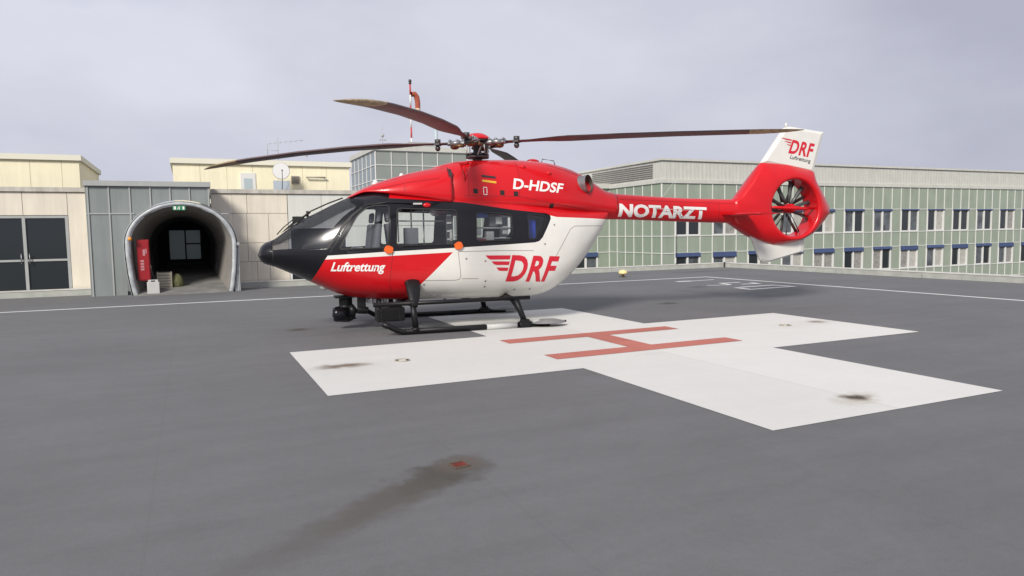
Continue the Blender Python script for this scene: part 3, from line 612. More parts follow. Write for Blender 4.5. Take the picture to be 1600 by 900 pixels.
for i in range(4):
    a=base+i*PI/2+(math.radians(-2.2) if i==1 else math.radians(2.0) if i==3 else 0); d=Vector((math.cos(a),math.sin(a),0)); t=Vector((-math.sin(a),math.cos(a),0)); O=Vector((HX,0,HZ))
    # arm with damper, bolts and pitch horn
    b=MB(); b.tube([O+d*.08,O+d*.28,O+d*.34,O+d*.55],[.07,.075,.05,.045],12,sc=(1.3,.8))
    b.tube([O+d*.30+t*.09,O+d*.48+t*.07],.045,12); b.tube([O+d*.30-t*.09,O+d*.48-t*.07],.045,12)
    for rr in (.24,.36,.5): b.tube([O+d*rr-t*.11,O+d*rr+t*.11],.016,8); b.ell(O+d*rr+t*.05+Vector((0,0,.055)),.026,8,6); b.ell(O+d*rr-t*.05+Vector((0,0,.055)),.026,8,6)
    ARM=b.build('rotor_arm',STEEL,HEL)
    b=MB(); b.ell(O+d*.42-Vector((0,0,.055)),(.085,.085,.05),14,8); b.tube([O+d*.22+t*.14-Vector((0,0,.06)),O+d*.4+t*.12-Vector((0,0,.05))],.03,10); b.build('elastomer_damper',BRONZE,ARM)
    b=MB(); b.tube([O+d*.16+t*.13+Vector((0,0,-.02)),Vector((HX,0,3.03))+d*.19+t*.05],.012,8); b.tube([O+d*.16-t*.10+Vector((0,0,-.04)),Vector((HX,0,3.06))+d*.17-t*.09],.010,8)
    b.build('pitch_link',PALE,ARM)
    zt=lambda r: HZ+(tips[i]-HZ)*((r-.5)/5.0)+droop[i]*4*((r-.5)/5)*(1-(r-.5)/5)
    c=O+d*.74; b=MB(); b.lathe([(.02,-.045),(.055,-.04),(.055,.04),(.02,.045)],(0,0,0),14); 
    for v in b.bm.verts: v.co=Matrix.Rotation(0,3,'Z')@v.co+c+Vector((0,0,.05))
    b.ell(c-Vector((0,0,.07)),(.05,.05,.055),12,8); b.tube([c-Vector((0,0,.07)),c+Vector((0,0,.07))],.02,8); b.box(-.05,.05,-.09,.09,-.02,.02,Matrix.Translation(c)@Matrix.Rotation(a,4,'Z')); b.build('vibration_absorber',DKSTEEL,ARM)
    # blade: narrow neck, paddle with swept parabolic tip
    b=MB(); st=[(.5,.10,.0,.34),(.75,.09,.0,.34),(1.0,.10,.0,.26),(1.25,.17,.03,.20),(1.5,.28,.04,.15),(1.7,.34,.045,.13),(2.5,.335,.04,.11),(3.5,.33,.04,.09),(4.5,.325,.04,.075),(4.72,.325,.045,.07),(4.95,.31,.055,.07),(5.15,.27,.075,.07),(5.32,.21,.10,.07),(5.45,.13,.13,.07),(5.55,.05,.16,.07)]
    rings=[]; sgn=1
    for r,ch,sw,pit in st:
        pit*=pitk[i]
        u=t*math.cos(pit)+Vector((0,0,1))*math.sin(pit); nn=Vector((0,0,1))*math.cos(pit)-t*math.sin(pit); th=.20 if r<1.2 else .11
        c=O+d*r; c.z=zt(r); c-=t*sw*sgn; ring=[]
        for x,y in ((-.5,0),(-.46,.5),(-.3,.95),(0,.85),(.3,.45),(.5,.05),(.3,-.25),(0,-.45),(-.3,-.6),(-.46,-.4)):
            ring.append(b.bm.verts.new(c-u*x*ch*sgn+nn*y*ch*th))
        rings.append(ring)
    for j in range(len(rings)-1):
        b.mi=1 if st[j][0]>=4.72 else 0
        for k in range(10): b._f([rings[j][k],rings[j][(k+1)%10],rings[j+1][(k+1)%10],rings[j+1][k]],True)
    b.mi=0; b._f(rings[0]); b.mi=1; b._f(rings[-1])
    BL=b.build('rotor_blade',[BLADE,BLADET],HEL)
    if i in (0,):
        for q in (2.0,2.6,3.2,3.8,4.4): b=MB(); b.box(-.03,.03,.0,.03,-.004,.004,Matrix.Translation((O.x+d.x*q,O.y+d.y*q,zt(q)))@Matrix.Rotation(a,4,'Z')@Matrix.Translation((0,-.20,0))); b.build('trim_tab',BLADE,BL)
# ------------------------------------------------------------------ landing gear
def T(*p): return Vector(p)
for sd in (-1,1):
    b=MB(); y=sd*1.2
    b.tube([T(-1.52,y,.20),T(-1.42,y,.155),T(-1.30,y,.085),T(-1.20,y,.052),T(-1.0,y,.050),T(1.36,y,.050)],.045,14)
    SK=b.build('skid',SKID,HEL)
    b=MB(); b.tube([T(.22,y,.051),T(.76,y,.051)],.0485,14); b.build('reflective_sleeve',PALE if sd<0 else SKID,SK)
    b=MB(); b.tube([T(-1.15,y,.066),T(.2,y,.066)],.05,12,sc=(1,.7)); b.build('wear_shoe',RUBBER,SK)
    b=MB(); b.tube([T(.80,y,.055),T(1.02,y,.055)],.062,14); b.box(.84,.98,y-.06,y+.06,.04,.15); b.build('skid_clamp',SKID,SK,bevel=.01)
    b=MB(); b.lathe([(.24,.075),(.26,.085),(.24,.10),(.12,.135),(.03,.14)],(0,0,0),24)
    for v in b.bm.verts: v.co=Vector((v.co.x*1.25+1.34,v.co.y*.85+y,v.co.z-.01))
    b.build('ground_pad',mat('pad_grey',(.20,.20,.20),.7,var=.15) if sd<0 else bpy.data.materials['pad_grey'],SK)
    if sd<0:
        b=MB(); b.box(1.04,1.16,y-.055,y+.0,.095,.125); b.build('white_tag',PALE,SK)
        b=MB(); b.tube([T(1.5,y,.06),T(1.68,y,.075)],.02,8); b.build('tow_lug',SKID,SK)
    # front and rear cross tubes
    b=MB(); R_=[]
    for (x,yy,z,l,w_) in ((-.95,.70,.98,.135,.05),(-.955,.93,.74,.125,.05),(-.97,1.05,.56,.09,.045),(-.985,1.13,.44,.055,.045)):
        R_.append([b.bm.verts.new((x+l*math.cos(q*PI/6),sd*(yy+w_*math.sin(q*PI/6)*.8),z+w_*math.sin(q*PI/6)*.5)) for q in range(12)])
    for j in range(3):
        for k in range(12): b._f([R_[j][k],R_[j][(k+1)%12],R_[j+1][(k+1)%12],R_[j+1][k]],True)
    b._f(R_[0]); b._f(R_[-1]); b.build('leg_fairing',SKID,HEL)
    b=MB(); b.tube([T(-1.0,sd*1.06,.54),T(-1.0,sd*1.15,.36),T(-.985,sd*1.2,.10)],[.045,.05,.05],14); b.lathe([(.06,.0),(.075,.01),(.075,.04),(.05,.06)],(-.985,y,.06),12); b.build('skid_leg',SKID,HEL)
    b=MB(); b.tube([T(.78,sd*.55,.50),T(.78,sd*.95,.475),T(.81,sd*1.09,.42),T(.92,sd*1.2,.08)],[.05,.055,.06,.045],14); b.tube([T(.79,sd*1.04,.47),T(.85,sd*1.12,.30)],[.075,.055],12); b.build('skid_leg',SKID,HEL)
    b=MB(); b.tube([T(-1.64,sd*1.07,.50),T(1.05,sd*1.07,.505)],.036,12); b.build('step_bar',SKID,HEL)
b=MB(); b.tube([T(-.98,-.75,.47),T(-.98,.75,.47)],.05,12); b.build('cross_tube',SKID,HEL)
b=MB(); b.tube([T(.78,-.6,.46),T(.78,.6,.46)],.05,12); b.build('cross_tube',SKID,HEL)
# sensor turret, searchlight, equipment box, belly fittings
b=MB(); b.box(-2.16,-1.72,-.16,.16,.555,.585); b.lathe([(.10,.40),(.115,.44),(.115,.54),(.13,.56)],(-1.97,0,0),24); TU=b.build('camera_turret',SKID,HEL,bevel=.006)
b=MB(); b.ell((-1.97,0,.40),(.125,.125,.06),20,10); b.tube([T(-1.90,-.13,.42),T(-1.84,-.16,.30),T(-1.86,-.15,.2)],[.05,.075,.05],12); b.tube([T(-1.90,.13,.42),T(-1.84,.16,.30),T(-1.86,.15,.2)],[.05,.075,.05],12); b.build('turret_yoke',SKID,TU)
b=MB(); b.ell((-1.95,0,.27),(.15,.13,.15),24,14); b.tube([T(-1.95,0,.27),T(-2.15,-.02,.27),T(-2.19,-.02,.27)],[.15,.135,.115],24); b.build('turret_ball',BLACK,TU)
b=MB(); b.tube([T(-2.188,-.04,.30),T(-2.2,-.04,.30)],.05,14); b.tube([T(-2.188,.05,.25),T(-2.2,.05,.25)],.035,14); b.build('turret_lens',BLACK,TU)
b=MB(); b.box(-1.80,-1.66,-.30,-.22,.36,.68); b.tube([T(-1.80,-.26,.36),T(-1.62,-.26,.33)],[.075,.06],16); b.tube([T(-1.74,-.26,.5),T(-1.74,.1,.55)],.03,8); b.build('search_light',SKID,HEL,bevel=.01)
b=MB()
for k in range(8): x=-1.74+.62*random.random(); b.box(x,x+.03+.03*random.random(),-.24-.1*random.random(),-.16,.44+.05*random.random(),.53)
b.build('belly_fitting',STEEL,HEL)
b=MB(); b.ell((-1.55,-.36,.60),.045,12,8); b.build('belly_beacon',RED,HEL)
b=MB(); b.ell((-2.33,-.14,.765),(.075,.06,.06),14,8); b.build('landing_light',PALE,HEL)
b=MB(); b.box(-1.50,-1.03,-.52,-.18,.15,.385); 
b.build('equipment_box',SKID,HEL,bevel=.018)
b=MB()
for x in (-1.44,-1.10):
    b.tube([T(x,-.35,.36),T(x,-.35,.56)],.035,8)
    for z in (.18,.23,.28,.33): b.ell((x if x<-1.3 else -1.12,-.523,z),.008,6,4)
b.build('box_bracket',DKSTEEL,HEL)
b=MB(); b.tube([T(-.2,0,.46),T(-.2,0,.38)],.02,8); b.prism([(.1,.46),(.28,.46),(.25,.36),(.17,.36)],-.01,.01); b.build('belly_antenna',SKID,HEL)
# ------------------------------------------------------------------ cabin interior
b=MB(); b.box(-1.95,1.35,-.60,.60,.74,.80); b.build('cabin_floor',INTER,HEL)
b=MB(); b.box(1.62,1.66,-.62,.62,.8,2.0); b.build('rear_bulkhead',SEAT,HEL)
b=MB(); b.prism([(-2.75,1.22),(-2.62,1.48),(-2.30,1.56),(-2.18,1.42),(-2.22,.85),(-2.6,.98)],-.44,.44); b.build('instrument_panel',INTER,HEL,bevel=.03)
def seat(x,y,m,face=1,h=1.0,sc=1):
    b=MB(); b.box(x-.22*sc,x+.24*sc,y-.22,y+.22,1.08,1.19); b.box(x-.2,x+.2,y-.16,y+.16,.8,1.08)
    S=b.build('seat',m,HEL,bevel=.03)
    b=MB(); dx=.22*face; b.prism([(x+dx,1.16),(x+dx+.10*face,1.16),(x+dx+.17*face,1.82),(x+dx+.08*face,1.82)],y-.22,y+.22); b.build('seat_back',m,S,bevel=.03)
    b=MB(); b.prism([(x+dx+.09*face,1.84),(x+dx+.16*face,1.84),(x+dx+.18*face,2.02),(x+dx+.11*face,2.02)],y-.13,y+.13); b.build('head_rest',m,S,bevel=.03)
seat(-1.78,-.40,SEAT); seat(-1.78,.40,SEAT); seat(-.92,-.42,SEAT,-1)
seat(-.05,.1,INTER,1)
b=MB(); b.prism([(-1.98,1.19),(-1.70,1.19),(-1.66,1.42),(-1.84,1.45),(-1.96,1.36)],-.52,-.30); b.build('white_helmet_bag',PALE,HEL,bevel=.05)
b=MB(); b.tube([T(-.62,-.3,.8),T(-.62,-.3,2.15)],.014,8); b.tube([T(-.80,-.1,.8),T(-.80,-.1,2.15)],.012,8); b.tube([T(-1.15,-.5,1.86),T(-.3,-.5,1.85)],.012,8); b.build('grab_rail',PALE,HEL)
b=MB(); 
for z in (1.55,1.73): b.tube([T(.0,-.62,z),T(.95,-.62,z-.02)],.014,8)
b.tube([T(.02,-.62,1.4),T(.02,-.62,2.0)],.012,8); b.build('equipment_rail',PALE,HEL)
for y_ in (-.60,): 
    b=MB(); b.tube([T(-1.12,y_,1.5),T(-1.12,y_,2.02),T(-.28,y_,2.0)],.012,8); b.build('window_rail',PALE,HEL)
def ibox(nm,x0,x1,y0,y1,z0,z1,m): b=MB(); b.box(x0,x1,y0,y1,z0,z1); b.build(nm,m,HEL,bevel=.015)
ibox('medical_monitor',.50,.66,-.60,-.45,1.74,1.93,SEAT); ibox('white_module',.42,.56,-.66,-.50,1.50,1.66,PALE); ibox('red_bag',.20,.55,-.62,-.3,1.45,1.55,mat('red_bag_fabric',(.5,.03,.03),.8))
ibox('white_module',.22,.34,-.64,-.52,1.60,1.70,WHITE); ibox('white_module',.60,.72,-.64,-.52,1.78,1.92,WHITE); ibox('grey_module',-1.02,-.78,-.62,-.5,1.46,1.74,SEAT); ibox('medical_bottle',-.24,-.19,-.66,-.6,1.5,1.7,PALE)
ibox('blue_cover',.18,.46,-.60,-.4,1.90,2.0,BLUE); ibox('blue_bag',1.12,1.36,-.62,-.3,1.45,1.86,BLUE)
ibox('ceiling_panel',-1.5,1.3,-.5,.5,2.16,2.20,INTER); ibox('white_module',.74,.84,-.6,-.5,1.60,1.75,PALE)
ibox('sliding_door_post',-.30,-.18,-.64,-.60,1.44,2.05,INTER)
for z in (1.52,1.66,1.8,1.93): b=MB(); b.box(-.29,-.21,-.66,-.64,z,z+.03); b.build('door_fitting',PALE,HEL)
# ------------------------------------------------------------------ buildings
BEIGE=mat('beige_cladding',(.72,.66,.55),.8,var=.05,scale=1.2,bump=.1,bscale=25,streak=.10)
BEIGEW=mat('pale_cladding',(.66,.67,.61),.8,var=.04,scale=1.2,streak=.08)
JOINT=mat('dark_joint',(.16,.15,.13),.9)
COPE=mat('weathered_coping',(.50,.475,.42),.85,streak=.2,var=.15,scale=3,bump=.2,bscale=30)
CREAM=mat('cream_render',(.86,.80,.58),.85,streak=.07,var=.05,scale=.8)
GREYP=mat('grey_glazed_panel',(.225,.25,.245),.5,streak=.1,var=.08,scale=.9)
GREYF=mat('grey_metal_frame',(.36,.37,.36),.6,var=.06,scale=3)
GALV=mat('galvanised_steel',(.42,.44,.45),.55,metal=.2,var=.25,scale=6,rvar=.1)
LINER=mat('tunnel_lining',(.25,.235,.215),.75,var=.12,scale=2,bump=.15,bscale=15)
KERB=mat('weathered_kerb_concrete',(.40,.41,.37),.9,var=.14,scale=2.5,bump=.25,bscale=30)
KERBT=mat('kerb_cap',(.58,.57,.52),.8,var=.1,scale=3)
DARKG=mat('dark_window_glass',(.02,.025,.028),.12,spec=.5,rvar=.08,scale=.7); DARKG2=mat('grey_window_glass',(.09,.10,.11),.15,var=.6,scale=.9)
CURT2=mat('pale_curtain_behind_glass',(.42,.41,.37),.4,var=.15,scale=3)
CONC=mat('ramp_concrete',(.19,.185,.175),.9,var=.25,scale=2,bump=.3,bscale=30)
WFRAME=mat('white_window_frame',(.70,.70,.67),.5); GREEN=mat('green_glazed_panel',(.29,.335,.268),.42,streak=.10,var=.07,scale=.5,rvar=.08)
GREYG=mat('grey_green_panel',(.27,.295,.27),.4,var=.07,scale=.4,rvar=.08)
CURT=mat('curtain_behind_glass',(.27,.26,.24),.5,var=.25,scale=5); BLIND=mat('blue_awning_fabric',(.045,.07,.16),.8,var=.1)
METALW=mat('pale_metal_cladding',(.55,.55,.50),.6,streak=.10,var=.05,scale=1)
VENT=mat('grey_vent',(.36,.33,.27),.7)
# kerb round the pad
def kerb(name,x0,x1,y0,y1,label,axis,L_):
    K=empty(name,(x0,y0,0),0,label,'kerb'); n=max(1,int(round(L_/3.0))); b=MB(); c=MB()
    for i in range(n):
        if axis=='x': a0=(x1-x0)*i/n; a1=(x1-x0)*(i+1)/n-.02; b.box(a0,a1,0,y1-y0,0,.175); c.box(a0,a1,-.015,y1-y0+.015,.175,.20)
        else: a0=(y1-y0)*i/n; a1=(y1-y0)*(i+1)/n-.02; b.box(0,x1-x0,a0,a1,0,.175); c.box(-.015,x1-x0+.015,a0,a1,.175,.20)
    b.build('kerb_block',KERB,K); c.build('kerb_cap',KERBT,K)
kerb('roof_kerb',-4.72,15.40,15.22,15.50,'long pale concrete kerb along the back edge of the pad behind the helicopter','x',20)
kerb('roof_kerb',15.40,15.70,-18,15.20,'pale concrete kerb on the right edge of the pad before the green facade','y',33)
kerb('roof_kerb',-24,-7.75,15.22,15.50,'pale concrete kerb left of the tunnel mouth','x',16)
def tilewall(b,j,x0,x1,y,rows,gap=.012,depth=.05):
    """cladding panels with open joints; rows=[(z0,z1,[x seams])]"""
    for z0,z1,xs in rows:
        e=[x0]+[x for x in xs if x0<x<x1]+[x1]
        for i in range(len(e)-1): b.box(e[i]+gap/2,e[i+1]-gap/2,y,y+depth,z0+gap/2,z1-gap/2)
BW=empty('beige_building',(0,15.6,0),0,'low beige panelled rooftop building with grey coping beside the tunnel','building')
b=MB(); b.box(-2.60,3.0,.06,3.0,-.1,3.02); b.box(-4.36,-2.60,.06,3,-.1,3.02); b.build('core_wall',JOINT,BW)
rows=[(2.39,3.02,[-3.95]),(1.44,2.39,[-3.97,-3.31]),(.83,1.44,[-3.97,-3.31]),(-.05,.83,[-3.71,-3.31])]
b=MB(); tilewall(b,None,-4.40,-2.70,0,rows)
for i in range(24):   # the panels beside the tunnel are cut round its shell
    xa=-5.02+.62*i/24; xb=-5.02+.62*(i+1)/24; f_=lambda x: 1.45+1.24*math.sqrt(max(0,1-((x+5.885)/1.50)**2)); za,zb=f_(xa),f_(xb)
    b.quad((xa,0,za),(xb,0,zb),(xb,0,2.384),(xa,0,2.384)); b.quad((xa,0,2.396),(xb,0,2.396),(xb,0,3.014),(xa,0,3.014))
b.build('beige_panel',BEIGE,BW)
b=MB(); tilewall(b,None,-2.69,3.0,0,[(1.95,3.02,[-1.6,-.6,.4,1.5])]); tilewall(b,None,-.75,3.0,0,[(-.05,1.95,[.4,1.5])]); b.build('pale_panel',BEIGEW,BW)
b=MB(); b.box(-5.02,3.05,-.06,.35,3.03,3.16); b.box(-5.02,3.0,.35,3.0,3.0,3.08); b.build('coping',COPE,BW)
b=MB(); b.box(-2.62,-.80,.045,.058,.1,1.92); WD=b.build('dark_window',DARKG,BW)
b=MB(); b.box(-2.69,-2.62,.0,.08,.0,1.95); b.box(-.82,-.75,.0,.08,.0,1.95); b.box(-2.62,-.82,.0,.08,1.89,1.95); b.build('window_frame',WFRAME,WD)
BL2=empty('beige_building',(-7,15.6,0),0,'beige panelled wall with a dark glazed door at the far left, beyond the tunnel','building')
b=MB(); b.box(-17,-1.2,.06,3,-.1,3.02); b.build('core_wall',JOINT,BL2)
b=MB(); tilewall(b,None,-17,-4.1,0,[(2.39,3.02,[-14+k*1.3 for k in range(12)]),(1.44,2.39,[-14.6+k*1.3 for k in range(12)]),(.83,1.44,[-14+k*1.3 for k in range(12)]),(-.05,.83,[-14.6+k*1.3 for k in range(12)])])
tilewall(b,None,-1.9,-1.2,0,[(-.05,3.02,[])]); tilewall(b,None,-4.1,-1.9,0,[(2.35,3.02,[-3])]); b.build('beige_panel',BEIGE,BL2)
b=MB(); b.box(-17,-1.2,-.06,.35,3.03,3.16); b.build('coping',COPE,BL2)
b=MB(); b.box(-4.05,-1.95,.03,.055,0,2.3); DD=b.build('glazed_door',DARKG,BL2)
b=MB(); [b.box(x-.04,x+.04,-.01,.07,.0,2.34) for x in (-4.06,-3.0,-1.94)]; b.box(-4.02,-1.98,-.005,.07,2.27,2.34); b.box(-4.02,-1.98,.0,.028,1.02,1.08); b.box(-4.02,-1.98,.0,.028,.0,.12); b.build('door_frame',GREYF,DD)
b=MB(); b.tube([(-3.10,-.05,.95),(-3.10,-.05,1.25)],.015,8); b.tube([(-2.9,-.05,.95),(-2.9,-.05,1.25)],.015,8); b.build('door_handle',STEEL,DD)
# annex with grey panels above the tunnel mouth
AN=empty('grey_annex',(-6.65,14.45,0),0,'annex clad in grey glazed panels above the round tunnel mouth','building')
x0,x1=-1.66,1.58; cx,cz,ra,rb=.78,1.45,1.50,1.30
def wall_with_arch(b,x0,x1,z0,z1,y0,y1):
    n=60; top=[];bot=[]
    for i in range(n+1):
        x=x0+(x1-x0)*i/n; t=(x-cx)/ra; zz=cz+rb*math.sqrt(1-t*t) if abs(t)<1 else z0
        if abs(t)<1 and zz<z0: zz=z0
        bot.append((x,max(zz,z0)))
    for i in range(n):
        (xa,za),(xb,zb)=bot[i],bot[i+1]
        b.quad((xa,y0,za),(xb,y0,zb),(xb,y0,z1),(xa,y0,z1))
b=MB(); wall_with_arch(b,x0,x1,0,3.14,.03,.2); b.build('panel_wall',GREYP,AN)
b=MB(); b.box(x1-.02,x1,.04,1.15,2.56,3.14); b.box(x0,x0+.02,.04,1.15,0,3.14); b.box(x0-.03,x1+.03,-.06,1.2,3.145,3.29)
for x in (-1.6,-1.08,-.55,-.02,.5,1.02,1.545):
    t=(x-cx)/ra; zb_=cz+rb*math.sqrt(1-t*t) if abs(t)<1 else 0
    b.box(x-.018,x+.018,0,.028,zb_,3.14)
b.box(x0,-.45,.004,.026,2.34,2.375); b.build('panel_frame',GREYF,AN)
# tunnel tube
TU_=empty('tunnel',(-5.885,14,0),0,'round corrugated metal tunnel mouth with a dark passage to inner doors','tunnel')
def arch(y,a,bu,bl,n=56,c=1.45,cut=-.05):
    P=[]
    for k in range(n+1):
        t=-.47+(PI+.94)*k/n; x=a*math.cos(t); z=c+(bu if math.sin(t)>0 else bl)*math.sin(t); P.append(Vector((x,y,z)))
    return P
def skin(b,secs):
    R_=[[b.bm.verts.new(p) for p in s_] for s_ in secs]
    for i in range(len(R_)-1):
        for k in range(len(R_[0])-1): b._f([R_[i][k],R_[i][k+1],R_[i+1][k+1],R_[i+1][k]],True)
b=MB(); skin(b,[arch(k*.25,(1.34-.026*k)-(.008 if k%2 else 0),1.12-.013*k,3.2-.06*k,c=1.45-.006*k) for k in range(13)]); b.build('tunnel_lining',LINER,TU_,fix=False)
b=MB(); skin(b,[arch(3.0+k*.5,1.02,.97,2.4,c=1.38) for k in range(16)]); b.build('inner_lining',mat('grey_inner_lining',(.24,.23,.22),.7),TU_,fix=False)
b=MB(); skin(b,[arch(.1,1.35,1.13,3.2),arch(-.02,1.345,1.125,3.2),arch(-.06,1.37,1.15,3.25),arch(-.06,1.44,1.20,3.3),arch(-.04,1.47,1.22,3.35),arch(.06,1.475,1.225,3.4)]); b.build('mouth_ring',GALV,TU_,fix=False)
b=MB(); secs=[]
for k in range(30): secs.append(arch(.05+k*.05,1.50+.018*math.sin(k*PI/2),1.235+.018*math.sin(k*PI/2),3.5))
skin(b,secs); b.build('corrugated_shell',GALV,TU_,fix=False)
b=MB()
for k in range(4):
    b.box(1.37+k*.045,1.40+k*.045,.02+.012*(k%2),.10,.0,1.36)
for k in range(9):
    y=.12+k*.16; b.box(1.52,1.545,y-.05,y+.05,.0,1.40)
b.box(1.44,1.56,-.02,1.5,1.38,1.47); b.build('side_skirt',GALV,TU_,bevel=.01)
b=MB(); b.prism([(-.15,-.02),(-.15,.012),(.3,.10),(3.0,.42),(10,.60),(10,-.02)],-1.30,1.32,'X'); b.build('tunnel_floor',CONC,TU_)
b=MB(); b.box(-1.45,1.47,9.9,10,.5,2.7); b.build('end_wall',INTER,TU_)
for x0_,x1_,z0_,z1_ in ((-.55,.02,.75,1.95),(.08,.62,1.42,1.95),(.08,.62,.75,1.36)):
    b=MB(); b.box(x0_,x1_,9.84,9.89,z0_,z1_); b.build('door_pane',mat('lobby_glow_glass',(.35,.42,.43),.2,emit=((.75,.95,1),.022)) if not bpy.data.materials.get('lobby_glow_glass') else bpy.data.materials['lobby_glow_glass'],TU_)  # faint glow put into the panes stands in for lobby light behind
b=MB(); b.box(-.60,.68,9.80,9.83,1.96,2.02); b.box(.03,.07,9.80,9.86,.7,2.0); b.box(-.62,-.57,9.8,9.86,.7,2.0); b.build('door_frame',RUBBER,TU_)
# things in the tunnel mouth
SG=empty('exit_sign',(-5.92,13.93,2.50),0,'small green escape route sign hung at the top of the tunnel mouth','sign')
GRN=mat('sign_green',(.02,.22,.10),.5)
b=MB(); b.box(-.17,.17,0,.03,-.065,.065); b.build('sign_board',GRN,SG,bevel=.004)
b=MB(); b.quad((-.14,-.002,-.045),(-.08,-.002,-.045),(-.08,-.002,.045),(-.14,-.002,.045)); b.quad((.09,-.002,-.045),(.14,-.002,-.045),(.14,-.002,.045),(.09,-.002,.045))
b.quad((-.03,-.002,.012),(-.05,-.002,-.045),(-.03,-.002,-.045),(-.01,-.002,.0)); b.quad((-.01,-.002,.002),(.0,-.002,-.045),(.02,-.002,-.045),(.02,-.002,.02)); b.quad((-.03,-.002,.015),(.03,-.002,.022),(.025,-.002,.032),(-.035,-.002,.028)); b.quad((.0,-.002,.034),(.02,-.002,.034),(.02,-.002,.05),(.0,-.002,.05)); b.build('pictogram',DECALW,SG)
FCB=empty('fire_cabinet',(-6.93,14.15,.42),0,'tall red fire equipment cabinet on the left side of the tunnel mouth','cabinet')
REDC=mat('red_cabinet',(.30,.008,.014),.45)
b=MB(); b.box(-.15,.17,0,.25,0,1.18); b.build('cabinet_body',REDC,FCB,bevel=.012)
b=MB(); b.box(-.13,.15,-.012,0,.03,1.15); b.build('cabinet_door',REDC,FCB,bevel=.004)
b=MB(); b.quad((.0,-.016,.72),(.06,-.016,.72),(.06,-.016,.90),(.0,-.016,.90)); b.quad((.075,-.016,.78),(.10,-.016,.78),(.10,-.016,.92),(.075,-.016,.92))
for z in (.30,.38,.46,.54): b.quad((-.07,-.016,z),(.02,-.016,z),(.02,-.016,z+.055),(-.07,-.016,z+.05))
b.build('faded_lettering',mat('pale_pink_print',(.45,.22,.24),.6),FCB)
WC=empty('white_canister',(-6.70,14.02,.03),0,'white plastic canister on the floor under the red cabinet','canister')
b=MB(); b.box(-.16,.16,0,.2,0,.35); b.box(-.13,-.05,.05,.15,.35,.40); b.box(.05,.13,.05,.15,.35,.40); b.box(-.13,.13,.05,.15,.385,.41); b.build('canister_body',PALE,WC,bevel=.02)
b=MB(); b.lathe([(.03,0),(.035,.005),(.03,.03)],(0,.1,.35),12); b.build('canister_cap',RUBBER,WC)
CRT=empty('slatted_crate',(-6.42,14.75,.10),0,'cream slatted crate standing just behind the white canister','crate')
CRM=mat('cream_plastic',(.50,.46,.36),.7,var=.1)
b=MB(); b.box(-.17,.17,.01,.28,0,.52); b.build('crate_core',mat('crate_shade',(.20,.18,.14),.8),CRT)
b=MB(); [b.box(-.18,.18,-.01,.008,z,z+.065) for z in (.01,.095,.18,.265,.35,.435)]; b.box(-.2,-.175,-.015,.29,0,.53); b.box(.175,.2,-.015,.29,0,.53); b.build('crate_slats',CRM,CRT)
GB=MB(); GB.lathe([(.10,0),(.16,.03),(.17,.25),(.12,.38),(.05,.45)],(0,0,0),14); o=GB.build('garbage_sack',mat('olive_sack',(.14,.14,.06),.7,var=.3,scale=12)); o.location=(-6.08,14.95,.10); tag(o,'olive green sack slumped right of the cream crate','sack')
b=MB(); b.lathe([(.03,-.02),(.05,0),(.05,.05),(.03,.08)],(0,0,0),14); o=b.build('warning_lamp',mat('amber_lamp',(.8,.30,.03),.3)); o.location=(-7.22,13.93,1.60); tag(o,'small amber lamp on the left rim of the tunnel mouth','lamp')
# cream penthouse
def penthouse(x0,x1,label):
    P=empty('cream_penthouse',(x0,20,3.0),0,label,'building'); w_=x1-x0
    b=MB(); b.box(0,w_,0,6,-.1,1.36); b.build('rendered_wall',CREAM,P)
    b=MB(); b.box(-.08,w_+.08,-.10,6.1,1.362,1.55); b.build('roof_edge',mat('cream_fascia',(.72,.70,.58),.8) if not bpy.data.materials.get('cream_fascia') else bpy.data.materials['cream_fascia'],P)
    x=.9
    while x<w_: b=MB(); b.box(x,x+.012,-.004,.02,.0,1.36); x+=.92; b.build('wall_joint',mat('soft_joint',(.50,.43,.30),.9) if not bpy.data.materials.get('soft_joint') else bpy.data.materials['soft_joint'],P)
    return P
PH=penthouse(-6.12,.30,'cream rendered penthouse with pale roof edge behind the beige building'); penthouse(-16,-9.05,'cream rendered penthouse at the far left edge above the glazed door')
b=MB(); b.box(2.30,2.84,-.03,.0,.44,1.06); W1=b.build('white_window',WFRAME,PH); b=MB(); b.box(2.42,2.72,-.036,-.031,.46,.85); b.build('window_pane',mat('pale_glass',(.42,.50,.52),.2),W1)
b=MB(); b.box(4.15,4.45,-.06,0,.68,.98); V1=b.build('wall_vent',VENT,PH); b=MB(); [b.box(4.17,4.43,-.075,-.061,z,z+.025) for z in (.71,.76,.81,.86,.91)]; b.build('vent_slat',mat('vent_slat',(.20,.18,.15),.7),V1)
b=MB(); b.tube([(4.7,-.12,.93),(5.45,-.12,.93)],.03,8); b.tube([(4.75,-.12,.93),(4.75,0,.93)],.015,6); b.tube([(5.4,-.12,.93),(5.4,0,.93)],.015,6); b.build('wall_rail',VENT,PH)
DS=empty('satellite_dish',(-2.41,19.3,3.02),0,'round white satellite dish on a grey stand against the cream wall','satellite dish')
b=MB(); b.lathe([(.30,.0),(.29,.012),(.2,.06),(.05,.09)],(0,0,1.08),28,'Y'); 
b.build('dish',mat('white_dish',(.74,.74,.73),.5),DS); b=MB(); b.lathe([(.29,.0),(.315,.0),(.315,.03),(.29,.03)],(0,.01,1.08),28,'Y'); b.build('dish_rim',GREYF,DS)
b=MB(); b.box(-.30,.30,.02,.06,.0,.72); b.build('stand_panel',mat('pale_blue_grey',(.42,.47,.52),.6),DS)
b=MB(); b.tube([(0,-.02,.25),(0,-.25,.75),(0,-.28,1.08)],.014,6); b.ell((0,-.28,1.08),.03,8,6); b.build('feed_arm',DKSTEEL,DS)
